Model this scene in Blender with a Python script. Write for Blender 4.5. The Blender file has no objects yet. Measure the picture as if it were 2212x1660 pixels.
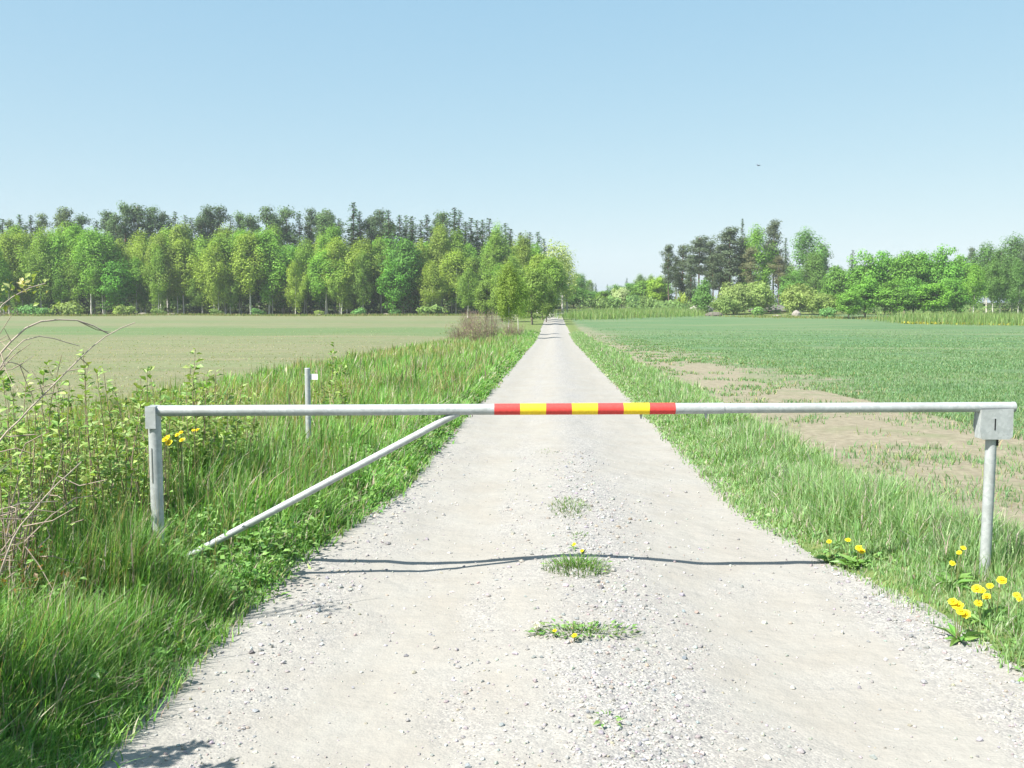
import bpy, math, random
import numpy as np
from mathutils import Vector

# ------------------------------------------------------------------ camera, sky, sun, exposure
SC = bpy.context.scene
COL = SC.collection
EYE = 1.6
PITCH = math.atan((830 - 655) / 2150.0)
cam_d = bpy.data.cameras.new('camera')
cam_d.sensor_width = 36.0
cam_d.lens = 36.0 * 2150 / 2212
cam_d.clip_start = 0.05
cam_d.clip_end = 5000
cam = bpy.data.objects.new('camera', cam_d)
COL.objects.link(cam)
cam.location = (0, 0, EYE)
cam.rotation_euler = (math.pi / 2 - PITCH, 0, 0)
SC.camera = cam

SUN_TO = Vector((-0.70, -0.47, 1.035)).normalized()      # towards the sun
SUN_EL = math.asin(SUN_TO.z)
world = bpy.data.worlds.new('World')
SC.world = world
world.use_nodes = True
wn, wl = world.node_tree.nodes, world.node_tree.links
wn.clear()
sky = wn.new('ShaderNodeTexSky')
sky.sky_type = 'NISHITA'
sky.sun_disc = False
sky.sun_elevation = SUN_EL
sky.sun_rotation = math.atan2(SUN_TO.x, SUN_TO.y)
sky.altitude = 0
sky.air_density = 0.6
sky.dust_density = 1.0
sky.ozone_density = 1.0
bg = wn.new('ShaderNodeBackground')
bg.inputs['Strength'].default_value = 0.109
wo = wn.new('ShaderNodeOutputWorld')
# the compact camera's soft, pale rendering of the sky: one tone response per channel for the whole dome
sp = wn.new('ShaderNodeSeparateColor'); cb = wn.new('ShaderNodeCombineColor')
wl.new(sky.outputs[0], sp.inputs[0])
for ch, (ex, gain) in enumerate([(0.60, 1.09), (0.355, 1.63), (0.156, 2.25)]):
    pw = wn.new('ShaderNodeMath'); pw.operation = 'POWER'; pw.inputs[1].default_value = ex
    ml = wn.new('ShaderNodeMath'); ml.operation = 'MULTIPLY'; ml.inputs[1].default_value = gain
    wl.new(sp.outputs[ch], pw.inputs[0]); wl.new(pw.outputs[0], ml.inputs[0]); wl.new(ml.outputs[0], cb.inputs[ch])
wl.new(cb.outputs[0], bg.inputs['Color'])
wl.new(bg.outputs[0], wo.inputs['Surface'])

sun_d = bpy.data.lights.new('sun', 'SUN')
sun_d.energy = 4.0
sun_d.angle = math.radians(0.5)
sun_d.color = (1.0, 0.95, 0.87)
sun = bpy.data.objects.new('sun', sun_d)
COL.objects.link(sun)
sun.location = (-20, -15, 30)
sun.rotation_euler = (-SUN_TO).to_track_quat('-Z', 'Y').to_euler()

SC.view_settings.view_transform = 'Standard'
SC.view_settings.look = 'None'
SC.view_settings.gamma = 1.0
SC.view_settings.exposure = 1.5
SC.view_settings.use_curve_mapping = False
SC.render.engine = 'CYCLES'
SC.cycles.max_bounces = 6
SC.cycles.transparent_max_bounces = 8
SC.cycles.use_denoising = True

RNG = np.random.default_rng(7)
random.seed(7)

# ------------------------------------------------------------------ helpers
def ss(a, b, x):
    t = np.clip((np.asarray(x, float) - a) / (b - a), 0, 1)
    return t * t * (3 - 2 * t)

def _h(ix, iy, s):
    n = (ix * 374761393 + iy * 668265263 + s * 1442695041) & 0xFFFFFFFF
    n = ((n ^ (n >> 13)) * 1274126177) & 0xFFFFFFFF
    n = n ^ (n >> 16)
    return (n & 0xFFFF) / 65535.0

def noise(x, y, s=0):
    x = np.asarray(x, float); y = np.asarray(y, float)
    ix = np.floor(x).astype(np.int64); iy = np.floor(y).astype(np.int64)
    fx = x - ix; fy = y - iy
    fx = fx * fx * (3 - 2 * fx); fy = fy * fy * (3 - 2 * fy)
    a = _h(ix, iy, s); b = _h(ix + 1, iy, s); c = _h(ix, iy + 1, s); d = _h(ix + 1, iy + 1, s)
    return (a * (1 - fx) + b * fx) * (1 - fy) + (c * (1 - fx) + d * fx) * fy * 1.0

def fbm(x, y, s=0, o=3):
    v = 0; a = 0.5
    for i in range(o):
        v = v + a * noise(x * 2 ** i, y * 2 ** i, s + i * 17); a *= 0.5
    return v / (1 - 0.5 ** o)

def mk(name, V, Q=None, T=None, mat=None, col=None, parent=None, smooth=False, link=True, attrs=None):
    me = bpy.data.meshes.new(name)
    V = np.asarray(V, np.float32).reshape(-1, 3)
    me.vertices.add(len(V)); me.vertices.foreach_set('co', V.ravel())
    li = []; st = []; n = 0
    if Q is not None and len(Q):
        Q = np.asarray(Q, np.int32).reshape(-1, 4); li.append(Q.ravel()); st.append(np.arange(len(Q)) * 4); n = Q.size
    if T is not None and len(T):
        T = np.asarray(T, np.int32).reshape(-1, 3); li.append(T.ravel()); st.append(n + np.arange(len(T)) * 3)
    li = np.concatenate(li).astype(np.int32); st = np.concatenate(st).astype(np.int32)
    me.loops.add(len(li)); me.loops.foreach_set('vertex_index', li)
    me.polygons.add(len(st)); me.polygons.foreach_set('loop_start', st)
    me.update(calc_edges=True)
    me.polygons.foreach_set('use_smooth', np.full(len(st), bool(smooth)))
    if col is not None:
        c = np.ones((len(V), 4), np.float32); c[:, :3] = col
        a = me.attributes.new('col', 'FLOAT_COLOR', 'POINT'); a.data.foreach_set('color', c.ravel())
    for k, v in (attrs or {}).items():
        a = me.attributes.new(k, 'FLOAT', 'POINT'); a.data.foreach_set('value', np.asarray(v, np.float32).ravel())
    if mat: me.materials.append(mat)
    if not link: return me
    return ob(name, me, parent)

def ob(name, me, parent=None, loc=None):
    o = bpy.data.objects.new(name, me)
    COL.objects.link(o)
    if parent is not None: o.parent = parent
    if loc is not None: o.location = loc
    return o

def tag(o, label, cat=None, group=None, kind=None):
    o['label'] = label
    if cat: o['category'] = cat
    if group: o['group'] = group
    if kind: o['kind'] = kind
    return o

def empty(name, loc, label, cat, group=None):
    o = bpy.data.objects.new(name, None)
    o.empty_display_size = 0.1
    COL.objects.link(o); o.location = loc
    return tag(o, label, cat, group)

class G:
    """collects pieces of one mesh"""
    def __init__(s): s.V = []; s.Q = []; s.T = []; s.C = []; s.n = 0
    def add(s, V, Q=None, T=None, col=(1, 1, 1)):
        V = np.asarray(V, float).reshape(-1, 3)
        if Q is not None and len(Q): s.Q.append(np.asarray(Q) + s.n)
        if T is not None and len(T): s.T.append(np.asarray(T) + s.n)
        s.V.append(V)
        c = np.empty((len(V), 3)); c[:] = col
        s.C.append(c); s.n += len(V)
    def arrays(s):
        return (np.concatenate(s.V), np.concatenate(s.Q) if s.Q else None, np.concatenate(s.T) if s.T else None, np.concatenate(s.C))
    def build(s, name, mat, parent=None, smooth=False, link=True):
        V, Q, T, C = s.arrays()
        return mk(name, V, Q, T, mat, C, parent, smooth, link)

def tube(g, pts, rad, n=8, col=(1, 1, 1), cap=True):
    pts = np.asarray(pts, float); m = len(pts)
    rad = np.broadcast_to(np.asarray(rad, float), (m,))
    tan = np.gradient(pts, axis=0); tan /= np.linalg.norm(tan, axis=1)[:, None] + 1e-9
    ref = np.array([0, 0, 1.0]) if abs(tan[0][2]) < 0.9 else np.array([1.0, 0, 0])
    V = []
    u = np.cross(tan[0], ref)
    for i in range(m):
        u = u - tan[i] * np.dot(u, tan[i]); u /= np.linalg.norm(u) + 1e-9
        v = np.cross(tan[i], u)
        a = np.arange(n) * 2 * math.pi / n
        V.append(pts[i] + rad[i] * (np.cos(a)[:, None] * u + np.sin(a)[:, None] * v))
    V = np.concatenate(V)
    Q = []
    for i in range(m - 1):
        for k in range(n):
            Q.append((i * n + k, i * n + (k + 1) % n, (i + 1) * n + (k + 1) % n, (i + 1) * n + k))
    T = []
    if cap:
        V = np.concatenate([V, V[:n], V[-n:], pts[:1], pts[-1:]])
        r0, r1 = m * n, m * n + n
        a, b = m * n + 2 * n, m * n + 2 * n + 1
        for k in range(n):
            T.append((a, r0 + (k + 1) % n, r0 + k)); T.append((b, r1 + k, r1 + (k + 1) % n))
    g.add(V, Q, T, col)

def box(g, lo, hi, col=(1, 1, 1), bev=0.0):
    lo = np.asarray(lo, float); hi = np.asarray(hi, float)
    if bev <= 0:
        V = [(x, y, z) for x in (lo[0], hi[0]) for y in (lo[1], hi[1]) for z in (lo[2], hi[2])]
        Q = [(0, 1, 3, 2), (4, 6, 7, 5), (0, 4, 5, 1), (2, 3, 7, 6), (0, 2, 6, 4), (1, 5, 7, 3)]
        g.add(V, Q, None, col); return

# ------------------------------------------------------------------ materials
def mat_new(name):
    m = bpy.data.materials.new(name); m.use_nodes = True
    n = m.node_tree.nodes; n.clear()
    return m, n, m.node_tree.links

def mat_leaf(name, trans=0.3, rough=0.55, spec=0.25, tint=True, tcol=(1.15, 1.2, 0.45)):
    m, n, l = mat_new(name)
    at = n.new('ShaderNodeAttribute'); at.attribute_name = 'col'
    src = at.outputs['Color']
    if tint:
        oi = n.new('ShaderNodeObjectInfo')
        mx = n.new('ShaderNodeMix'); mx.data_type = 'RGBA'; mx.blend_type = 'MULTIPLY'; mx.inputs['Factor'].default_value = 1
        l.new(src, mx.inputs['A']); l.new(oi.outputs['Color'], mx.inputs['B']); src = mx.outputs['Result']
    p = n.new('ShaderNodeBsdfPrincipled')
    p.inputs['Roughness'].default_value = rough
    p.inputs['Specular IOR Level'].default_value = spec
    l.new(src, p.inputs['Base Color'])
    t = n.new('ShaderNodeBsdfTranslucent')
    mt = n.new('ShaderNodeMix'); mt.data_type = 'RGBA'; mt.blend_type = 'MULTIPLY'; mt.inputs['Factor'].default_value = 1
    l.new(src, mt.inputs['A']); mt.inputs['B'].default_value = (*tcol, 1)
    l.new(mt.outputs['Result'], t.inputs['Color'])
    ms = n.new('ShaderNodeMixShader'); ms.inputs[0].default_value = trans
    l.new(p.outputs[0], ms.inputs[1]); l.new(t.outputs[0], ms.inputs[2])
    o = n.new('ShaderNodeOutputMaterial'); l.new(ms.outputs[0], o.inputs['Surface'])
    return m

def mat_solid(name, rough=0.8, spec=0.3, metal=0.0, nscale=0, namt=0.3, bump=0.0, attr=True, color=(0.5, 0.5, 0.5), coords='Object'):
    m, n, l = mat_new(name)
    p = n.new('ShaderNodeBsdfPrincipled')
    p.inputs['Roughness'].default_value = rough
    p.inputs['Specular IOR Level'].default_value = spec
    p.inputs['Metallic'].default_value = metal
    if attr:
        at = n.new('ShaderNodeAttribute'); at.attribute_name = 'col'; src = at.outputs['Color']
    else:
        rgb = n.new('ShaderNodeRGB'); rgb.outputs[0].default_value = (*color, 1); src = rgb.outputs[0]
    if nscale:
        tc = n.new('ShaderNodeTexCoord')
        nt = n.new('ShaderNodeTexNoise'); nt.inputs['Scale'].default_value = nscale; nt.inputs['Detail'].default_value = 6
        l.new(tc.outputs[coords], nt.inputs['Vector'])
        mr = n.new('ShaderNodeMapRange'); mr.inputs['From Min'].default_value = 0.25; mr.inputs['From Max'].default_value = 0.75
        mr.inputs['To Min'].default_value = 1 - namt; mr.inputs['To Max'].default_value = 1 + namt
        l.new(nt.outputs['Fac'], mr.inputs['Value'])
        mx = n.new('ShaderNodeVectorMath'); mx.operation = 'SCALE'
        l.new(src, mx.inputs[0]); l.new(mr.outputs[0], mx.inputs['Scale']); src = mx.outputs[0]
        if bump:
            b = n.new('ShaderNodeBump'); b.inputs['Strength'].default_value = bump; b.inputs['Distance'].default_value = 0.02
            l.new(nt.outputs['Fac'], b.inputs['Height']); l.new(b.outputs[0], p.inputs['Normal'])
    l.new(src, p.inputs['Base Color'])
    o = n.new('ShaderNodeOutputMaterial'); l.new(p.outputs[0], o.inputs['Surface'])
    return m

M_GRASS = mat_leaf('grass_blades', 0.42, 0.5, 0.3, tint=False)
M_LEAF = mat_leaf('tree_leaves', 0.38, 0.6, 0.15)
M_NEEDLE = mat_leaf('needles', 0.2, 0.7, 0.15)
M_WEED = mat_leaf('weed_leaves', 0.25, 0.45, 0.3, tint=False)
M_PETAL = mat_leaf('petals', 0.25, 0.5, 0.2, tint=False, tcol=(1, 0.9, 0.4))
M_BARK = mat_solid('bark', 0.9, 0.2, 0, 6.0, 0.4, 0.6)
M_TWIG = mat_solid('twig_bark', 0.8, 0.25, 0, 25.0, 0.25, 0.2)
M_STONE = mat_solid('stone_chips', 0.9, 0.25, 0, 60.0, 0.2)
M_ROCK = mat_solid('boulder_rock', 0.9, 0.25, 0, 1.2, 0.35, 0.8)

# ------------------------------------------------------------------ camera-frame measuring (photo measured on a 2212 x 1660 copy)
_F = 2150.0
def ray(px, py):
    a = (px - 1106) / _F; b = (830 - py) / _F
    c, s = math.cos(PITCH), math.sin(PITCH)
    return np.array([a, c + b * s, -s + b * c])
def at(px, py, Y):
    d = ray(px, py); return np.array([0, 0, EYE]) + d * (Y / d[1])

# ------------------------------------------------------------------ lie of the land
def road_c(y):
    y = np.asarray(y, float)
    return 0.075 + 0.042 * y + 0.0045 * np.clip(y - 160, 0, 70) ** 2
def w_left(y):  return 1.425 + 0.25 * (1 - ss(5.8, 8.5, y))
def w_right(y): return 1.425 + 0.62 * (1 - ss(3.4, 8.3, y))

_PY = np.array([-30, 0, 6, 20, 40, 70, 95, 125, 155, 190, 220, 260, 300, 400, 900])
_PM = np.array([0.05, 0, 0, -0.24, -0.58, -1.15, -1.28, -1.2, -0.95, 0.1, 0.6, 1.0, 1.2, 1.5, 2.0])
_PL = np.array([0.05, 0, 0, -0.24, -0.58, -1.10, -1.22, -1.1, -0.95, -0.65, 0.2, 1.8, 2.6, 3.0, 3.0])
_PR = np.array([0.05, 0, 0, -0.24, -0.58, -1.10, -1.25, -1.25, -1.0, -0.4, 0.5, 1.0, 1.2, 1.5, 2.0])
from numpy import interp
def _smooth_prof(P):
    yy = np.linspace(-30, 900, 1861); v = interp(yy, _PY, P)
    k = np.ones(17) / 17
    vp = np.pad(v, 8, mode='edge'); return yy, np.convolve(vp, k, 'valid')
_pm, _pl, _pr = _smooth_prof(_PM), _smooth_prof(_PL), _smooth_prof(_PR)
def base_z(x, y):
    u = x - road_c(y)
    m = interp(y, *_pm); a = interp(y, *_pl); b = interp(y, *_pr)
    wl_ = ss(-4, -14, u) if False else 1 - ss(-14, -4, u)
    wr_ = ss(4, 14, u)
    return m * (1 - wl_ - wr_) + a * wl_ + b * wr_
def road_z(u, y):
    z = interp(y, *_pm)
    z = z + 0.048 * np.exp(-((u - 0.05) / 0.42) ** 2) - 0.02 * np.exp(-((u + 0.85) / 0.33) ** 2) - 0.025 * np.exp(-((u - 1.15) / 0.45) ** 2)
    z = z + (fbm(u * 2.2, y * 0.9, 3) - 0.5) * 0.035 + (fbm(u * 9, y * 7, 5) - 0.5) * 0.012
    return z
def ground_z(x, y):
    x = np.asarray(x, float); y = np.asarray(y, float)
    u = x - road_c(y)
    b = base_z(x, y)
    near = 1 - ss(60, 140, y)
    left = ss(1.3, 2.3, -u) * 0.10 - 0.16 * np.exp(-((u + 4.4) / 1.0) ** 2)
    right = ss(1.4, 2.4, u) * 0.03
    b = b + (left + right) * near + (fbm(x * 0.9, y * 0.9, 11) - 0.5) * 0.08 * ss(1.3, 2.5, np.abs(u)) + (fbm(x * 0.05, y * 0.05, 21) - 0.5) * 0.35 * ss(12, 40, np.abs(u))
    jag = (fbm(x * 3.1, y * 1.6, 31) - 0.5) * 0.26 + (fbm(x * 0.7, y * 0.45, 37) - 0.5) * 0.3
    e = np.where(u < 0, -u - w_left(y), u - w_right(y)) + jag
    t = ss(-0.13, 0.15, e)
    rz = road_z(u, y)
    t2 = ss(-0.1, 1.2, e)
    on = rz - 0.06
    return on * (1 - t) + t * ((rz + 0.035) * (1 - t2) + np.maximum(b, -50) * t2)
def H(x, y):
    x = np.asarray(x, float); y = np.asarray(y, float)
    u = x - road_c(y)
    g = ground_z(x, y)
    inside = (u > -w_left(y) - 0.3) & (u < w_right(y) + 0.3)
    return np.where(inside, np.maximum(g, road_z(u, y)), g)
def gp(px, py):
    d = ray(px, py); lo = 1.0; 
    t = lo; prev = t
    while t < 400:
        p = np.array([0, 0, EYE]) + d * t
        if p[2] < float(H(p[0], p[1])): break
        prev = t; t *= 1.01
    for _ in range(20):
        mdl = (prev + t) / 2; p = np.array([0, 0, EYE]) + d * mdl
        if p[2] < float(H(p[0], p[1])): t = mdl
        else: prev = mdl
    return np.array([0, 0, EYE]) + d * t

def grid(us, ys):
    nu, ny = len(us), len(ys)
    U, Y = np.meshgrid(us, ys)
    i = np.arange(ny - 1)[:, None] * nu + np.arange(nu - 1)[None, :]
    Q = np.stack([i, i + 1, i + 1 + nu, i + nu], -1).reshape(-1, 4)
    return U.ravel(), Y.ravel(), Q

ys = np.concatenate([np.arange(-24, 0, 2.0), np.arange(0, 14, 0.14), 14 * np.exp(np.linspace(0, math.log(900 / 14), 170))])
uh = np.concatenate([np.arange(0, 1.1, 0.35), np.arange(1.1, 3.0, 0.1), 3.0 * np.exp(np.linspace(0, math.log(700 / 3.0), 75))])
us = np.concatenate([-uh[:0:-1], uh])
U, Y, Q = grid(us, ys)
X = U + road_c(Y)
Z = ground_z(X, Y)

# ground: soil, turf and crops told apart by where they grow
def ground_material():
    m, n, l = mat_new('field_ground')
    geo = n.new('ShaderNodeNewGeometry'); sep = n.new('ShaderNodeSeparateXYZ'); l.new(geo.outputs['Position'], sep.inputs[0])
    def math_(op, a, b=None, clamp=False):
        k = n.new('ShaderNodeMath'); k.operation = op; k.use_clamp = clamp
        for i, v in enumerate((a, b)):
            if v is None: continue
            if isinstance(v, (int, float)): k.inputs[i].default_value = v
            else: l.new(v, k.inputs[i])
        return k.outputs[0]
    def noise_(scale, detail=4, stretch=None, rough=0.55):
        mp = n.new('ShaderNodeMapping'); l.new(geo.outputs['Position'], mp.inputs['Vector'])
        if stretch: mp.inputs['Scale'].default_value = stretch
        k = n.new('ShaderNodeTexNoise'); k.inputs['Scale'].default_value = scale; k.inputs['Detail'].default_value = detail
        k.inputs['Roughness'].default_value = rough
        l.new(mp.outputs[0], k.inputs['Vector']); return k.outputs['Fac']
    def rng_(v, a, b, lo=0, hi=1):
        k = n.new('ShaderNodeMapRange'); k.interpolation_type = 'SMOOTHSTEP'
        k.inputs['From Min'].default_value = a; k.inputs['From Max'].default_value = b
        k.inputs['To Min'].default_value = lo; k.inputs['To Max'].default_value = hi
        l.new(v, k.inputs['Value']); return k.outputs[0]
    def mix_(f, a, b):
        k = n.new('ShaderNodeMix'); k.data_type = 'RGBA'
        if isinstance(f, (int, float)): k.inputs['Factor'].default_value = f
        else: l.new(f, k.inputs['Factor'])
        for s, v in (('A', a), ('B', b)):
            if isinstance(v, tuple): k.inputs[s].default_value = (*v, 1)
            else: l.new(v, k.inputs[s])
        return k.outputs['Result']
    x, y = sep.outputs[0], sep.outputs[1]
    u = math_('SUBTRACT', math_('SUBTRACT', x, math_('MULTIPLY', y, 0.042)), 0.075)
    n_f = noise_(9, 8); n_m = noise_(1.1, 6); n_l = noise_(0.16, 5); n_row = noise_(0.55, 5, (0.10, 1.0, 1.0))
    n_st = noise_(0.22, 6, (0.25, 1.0, 1.0), 0.65)
    # left field: pale stubble with bands of young green
    stub = mix_(rng_(n_row, 0.35, 0.65), (0.183, 0.179, 0.106), (0.148, 0.162, 0.089))
    stub = mix_(rng_(n_m, 0.45, 0.7, 0, 0.55), stub, (0.109, 0.149, 0.064))
    stub = mix_(rng_(n_st, 0.46, 0.66, 0, 0.5), stub, (0.150, 0.194, 0.095))
    stub = mix_(rng_(n_st, 0.5, 0.3, 0, 0.35), stub, (0.205, 0.210, 0.130))
    wob = math_('ADD', y, math_('ADD', math_('MULTIPLY', math_('SUBTRACT', n_l, 0.5), 26.0), math_('MULTIPLY', math_('SUBTRACT', n_st, 0.5), 22.0)))
    bandA = math_('MULTIPLY', rng_(wob, 78, 90), rng_(wob, 118, 104))
    bandB = math_('MULTIPLY', rng_(wob, 128, 136), rng_(wob, 152, 140))
    band = math_('MAXIMUM', bandA, math_('MULTIPLY', bandB, 0.5))
    band = math_('MULTIPLY', band, rng_(n_row, 0.25, 0.5, 0.45, 0.95))
    stub = mix_(band, stub, (0.105, 0.16, 0.068))
    # right field: dry soil strip, then blue-green cereal
    soil = mix_(rng_(n_f, 0.3, 0.7), (0.195, 0.174, 0.126), (0.26, 0.236, 0.175))
    soil = mix_(rng_(n_m, 0.46, 0.72, 0, 0.6), soil, (0.16, 0.185, 0.098))
    crop = mix_(rng_(n_row, 0.3, 0.7), (0.068, 0.142, 0.062), (0.105, 0.17, 0.08))
    crop = mix_(rng_(n_st, 0.42, 0.68, 0, 0.75), crop, (0.15, 0.185, 0.098))
    edge = math_('ADD', x, math_('ADD', math_('MULTIPLY', math_('SUBTRACT', n_l, 0.5), 5.0), math_('MULTIPLY', math_('SUBTRACT', n_m, 0.5), 8.0)))
    rt = mix_(rng_(edge, 5.8, 9.6), soil, crop)
    # turf of the verges
    turf = mix_(rng_(n_f, 0.35, 0.65), (0.085, 0.14, 0.04), (0.17, 0.20, 0.075))
    uw = math_('ADD', u, math_('MULTIPLY', math_('SUBTRACT', n_m, 0.5), 1.1))
    c = mix_(rng_(uw, -6.6, -5.0), stub, turf)
    c = mix_(rng_(uw, 2.3, 3.0), c, rt)
    # floor of the woods
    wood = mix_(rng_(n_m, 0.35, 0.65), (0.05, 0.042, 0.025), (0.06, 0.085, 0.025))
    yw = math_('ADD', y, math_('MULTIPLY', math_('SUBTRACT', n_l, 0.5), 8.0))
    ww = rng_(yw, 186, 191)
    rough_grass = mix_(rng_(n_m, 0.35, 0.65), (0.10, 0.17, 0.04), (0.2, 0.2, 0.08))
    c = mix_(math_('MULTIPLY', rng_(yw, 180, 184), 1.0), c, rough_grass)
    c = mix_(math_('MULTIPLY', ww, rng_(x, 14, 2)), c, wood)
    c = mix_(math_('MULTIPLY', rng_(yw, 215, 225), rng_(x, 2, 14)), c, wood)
    p = n.new('ShaderNodeBsdfPrincipled'); p.inputs['Roughness'].default_value = 0.95; p.inputs['Specular IOR Level'].default_value = 0.1
    l.new(c, p.inputs['Base Color'])
    b = n.new('ShaderNodeBump'); b.inputs['Strength'].default_value = 0.7; b.inputs['Distance'].default_value = 0.06
    l.new(noise_(6, 9, None, 0.65), b.inputs['Height']); l.new(b.outputs[0], p.inputs['Normal'])
    o = n.new('ShaderNodeOutputMaterial'); l.new(p.outputs[0], o.inputs['Surface'])
    return m
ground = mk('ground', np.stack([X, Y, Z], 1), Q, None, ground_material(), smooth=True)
tag(ground, 'gently dipping fields and grassy verges on both sides of the track', kind='structure')

# road: pale crushed-stone track, packed in the wheel ruts, loose on the crown
def road_material():
    m, n, l = mat_new('pale_gravel')
    geo = n.new('ShaderNodeNewGeometry')
    at_ = n.new('ShaderNodeAttribute'); at_.attribute_name = 'loose'
    def vor(scale):
        v = n.new('ShaderNodeTexVoronoi'); v.inputs['Scale'].default_value = scale
        l.new(geo.outputs['Position'], v.inputs['Vector']); return v
    def nz(scale, d=5, stretch=None):
        mp = n.new('ShaderNodeMapping'); l.new(geo.outputs['Position'], mp.inputs['Vector'])
        if stretch: mp.inputs['Scale'].default_value = stretch
        k = n.new('ShaderNodeTexNoise'); k.inputs['Scale'].default_value = scale; k.inputs['Detail'].default_value = d
        l.new(mp.outputs[0], k.inputs['Vector']); return k.outputs['Fac']
    def mix_(f, a, b, bt='MIX'):
        k = n.new('ShaderNodeMix'); k.data_type = 'RGBA'; k.blend_type = bt
        if isinstance(f, (int, float)): k.inputs['Factor'].default_value = f
        else: l.new(f, k.inputs['Factor'])
        for s, v in (('A', a), ('B', b)):
            if isinstance(v, tuple): k.inputs[s].default_value = (*v, 1)
            else: l.new(v, k.inputs[s])
        return k.outputs['Result']
    def rng_(v, a, b, lo=0, hi=1):
        k = n.new('ShaderNodeMapRange')
        k.inputs['From Min'].default_value = a; k.inputs['From Max'].default_value = b
        k.inputs['To Min'].default_value = lo; k.inputs['To Max'].default_value = hi
        l.new(v, k.inputs['Value']); return k.outputs[0]
    v1 = vor(95); v2 = vor(38)
    s1 = n.new('ShaderNodeSeparateColor'); l.new(v1.outputs['Color'], s1.inputs[0])
    s2 = n.new('ShaderNodeSeparateColor'); l.new(v2.outputs['Color'], s2.inputs[0])
    packed = mix_(rng_(nz(2.2, 6), 0.35, 0.65), (0.273, 0.259, 0.232), (0.293, 0.285, 0.261))
    packed = mix_(rng_(nz(45, 5), 0.4, 0.75, 0, 0.45), packed, (0.237, 0.225, 0.208))
    loose = mix_(s1.outputs[0], (0.201, 0.198, 0.197), (0.383, 0.373, 0.350))
    loose = mix_(rng_(s2.outputs[1], 0.72, 1.0, 0, 0.75), loose, (0.182, 0.180, 0.185))
    f = n.new('ShaderNodeMath'); f.operation = 'ADD'; f.use_clamp = True
    l.new(at_.outputs['Fac'], f.inputs[0]); l.new(rng_(nz(3.0, 7, (1.0, 0.45, 1.0)), 0.3, 0.7, -0.35, 0.35), f.inputs[1])
    c = mix_(f.outputs[0], packed, loose)
    p = n.new('ShaderNodeBsdfPrincipled'); p.inputs['Roughness'].default_value = 0.95; p.inputs['Specular IOR Level'].default_value = 0.15
    l.new(c, p.inputs['Base Color'])
    hm = n.new('ShaderNodeMath'); hm.operation = 'MULTIPLY'
    inv = rng_(v1.outputs['Distance'], 0, 0.8, 1, 0)
    l.new(inv, hm.inputs[0]); l.new(rng_(f.outputs[0], 0, 1, 0.25, 1.0), hm.inputs[1])
    b = n.new('ShaderNodeBump'); b.inputs['Strength'].default_value = 0.55; b.inputs['Distance'].default_value = 0.006
    l.new(hm.outputs[0], b.inputs['Height'])
    b2 = n.new('ShaderNodeBump'); b2.inputs['Strength'].default_value = 0.5; b2.inputs['Distance'].default_value = 0.03
    l.new(nz(9, 8), b2.inputs['Height']); l.new(b2.outputs[0], b.inputs['Normal'])
    l.new(b.outputs[0], p.inputs['Normal'])
    o = n.new('ShaderNodeOutputMaterial'); l.new(p.outputs[0], o.inputs['Surface'])
    return m
def looseness(u, y):
    v = 0.72 * np.exp(-((u - 0.22) / 0.36) ** 2) + 0.5 * np.exp(-((u + 1.35) / 0.28) ** 2) + 0.35 * np.exp(-((u + 0.42) / 0.12) ** 2) + 0.7 * ss(1.35, 1.8, u)
    v = v + (fbm(u * 1.7, y * 0.8, 71) - 0.5) * 0.5
    return np.clip(v, 0, 1)
yr = np.concatenate([np.arange(-24, 1.5, 1.5), np.arange(1.6, 12, 0.05), 12 * np.exp(np.linspace(0, math.log(250 / 12), 160))])
ur = np.linspace(-1.0, 1.0, 73)
Ur, Yr, Qr = grid(ur, yr)
Ur = np.where(Ur < 0, Ur * (w_left(Yr) + 0.35), Ur * (w_right(Yr) + 0.35))
road = mk('gravel_road', np.stack([Ur + road_c(Yr), Yr, road_z(Ur, Yr)], 1), Qr, None, road_material(), smooth=True, attrs={'loose': looseness(Ur, Yr)})
tag(road, 'pale gravel track running straight ahead and bending away into the wood', kind='structure')

# ------------------------------------------------------------------ scattered vegetation builders
def blades(x, y, h, w, lean, az, col, seg=3, z=None, spread=0.0):
    """one curved tapering blade per entry"""
    N = len(x)
    z = H(x, y) - 0.01 if z is None else z
    lx, ly = np.cos(az), np.sin(az)
    fa = az + math.pi / 2 + RNG.normal(0, 0.5, N)
    wx, wy = np.cos(fa), np.sin(fa)
    rows = []
    for k in range(seg + 1):
        t = k / seg
        off = lean * h * t ** 1.9
        zz = z + h * t * (1 - 0.35 * lean * t)
        cxk, cyk = x + lx * off, y + ly * off
        ww = w * (1 - t ** 1.6) * 0.5 if k < seg else None
        if k < seg:
            rows.append(np.stack([cxk - wx * ww, cyk - wy * ww, zz], 1)); rows.append(np.stack([cxk + wx * ww, cyk + wy * ww, zz], 1))
        else:
            rows.append(np.stack([cxk, cyk, zz], 1))
    nv = 2 * seg + 1
    V = np.stack(rows, 1).reshape(-1, 3)
    b = np.arange(N)[:, None] * nv
    Qs = [b + np.array([2 * k, 2 * k + 1, 2 * k + 3, 2 * k + 2]) for k in range(seg - 1)]
    Qf = np.concatenate(Qs) if Qs else None
    T = b + np.array([2 * seg - 2, 2 * seg - 1, 2 * seg])
    C = np.repeat(col, nv, axis=0)
    return V, Qf, T, C

def pick(n, cols, wts, jit=0.18):
    cols = np.array(cols); k = RNG.choice(len(cols), n, p=np.array(wts) / sum(wts))
    c = cols[k] * (1 + RNG.normal(0, jit, (n, 1))) * (1 + RNG.normal(0, 0.05, (n, 3)))
    return np.clip(c, 0.005, 0.9)

GREENS = [(0.154, 0.339, 0.074), (0.208, 0.392, 0.101), (0.107, 0.255, 0.064), (0.285, 0.428, 0.166), (0.475, 0.428, 0.368), (0.356, 0.273, 0.258)]

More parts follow.
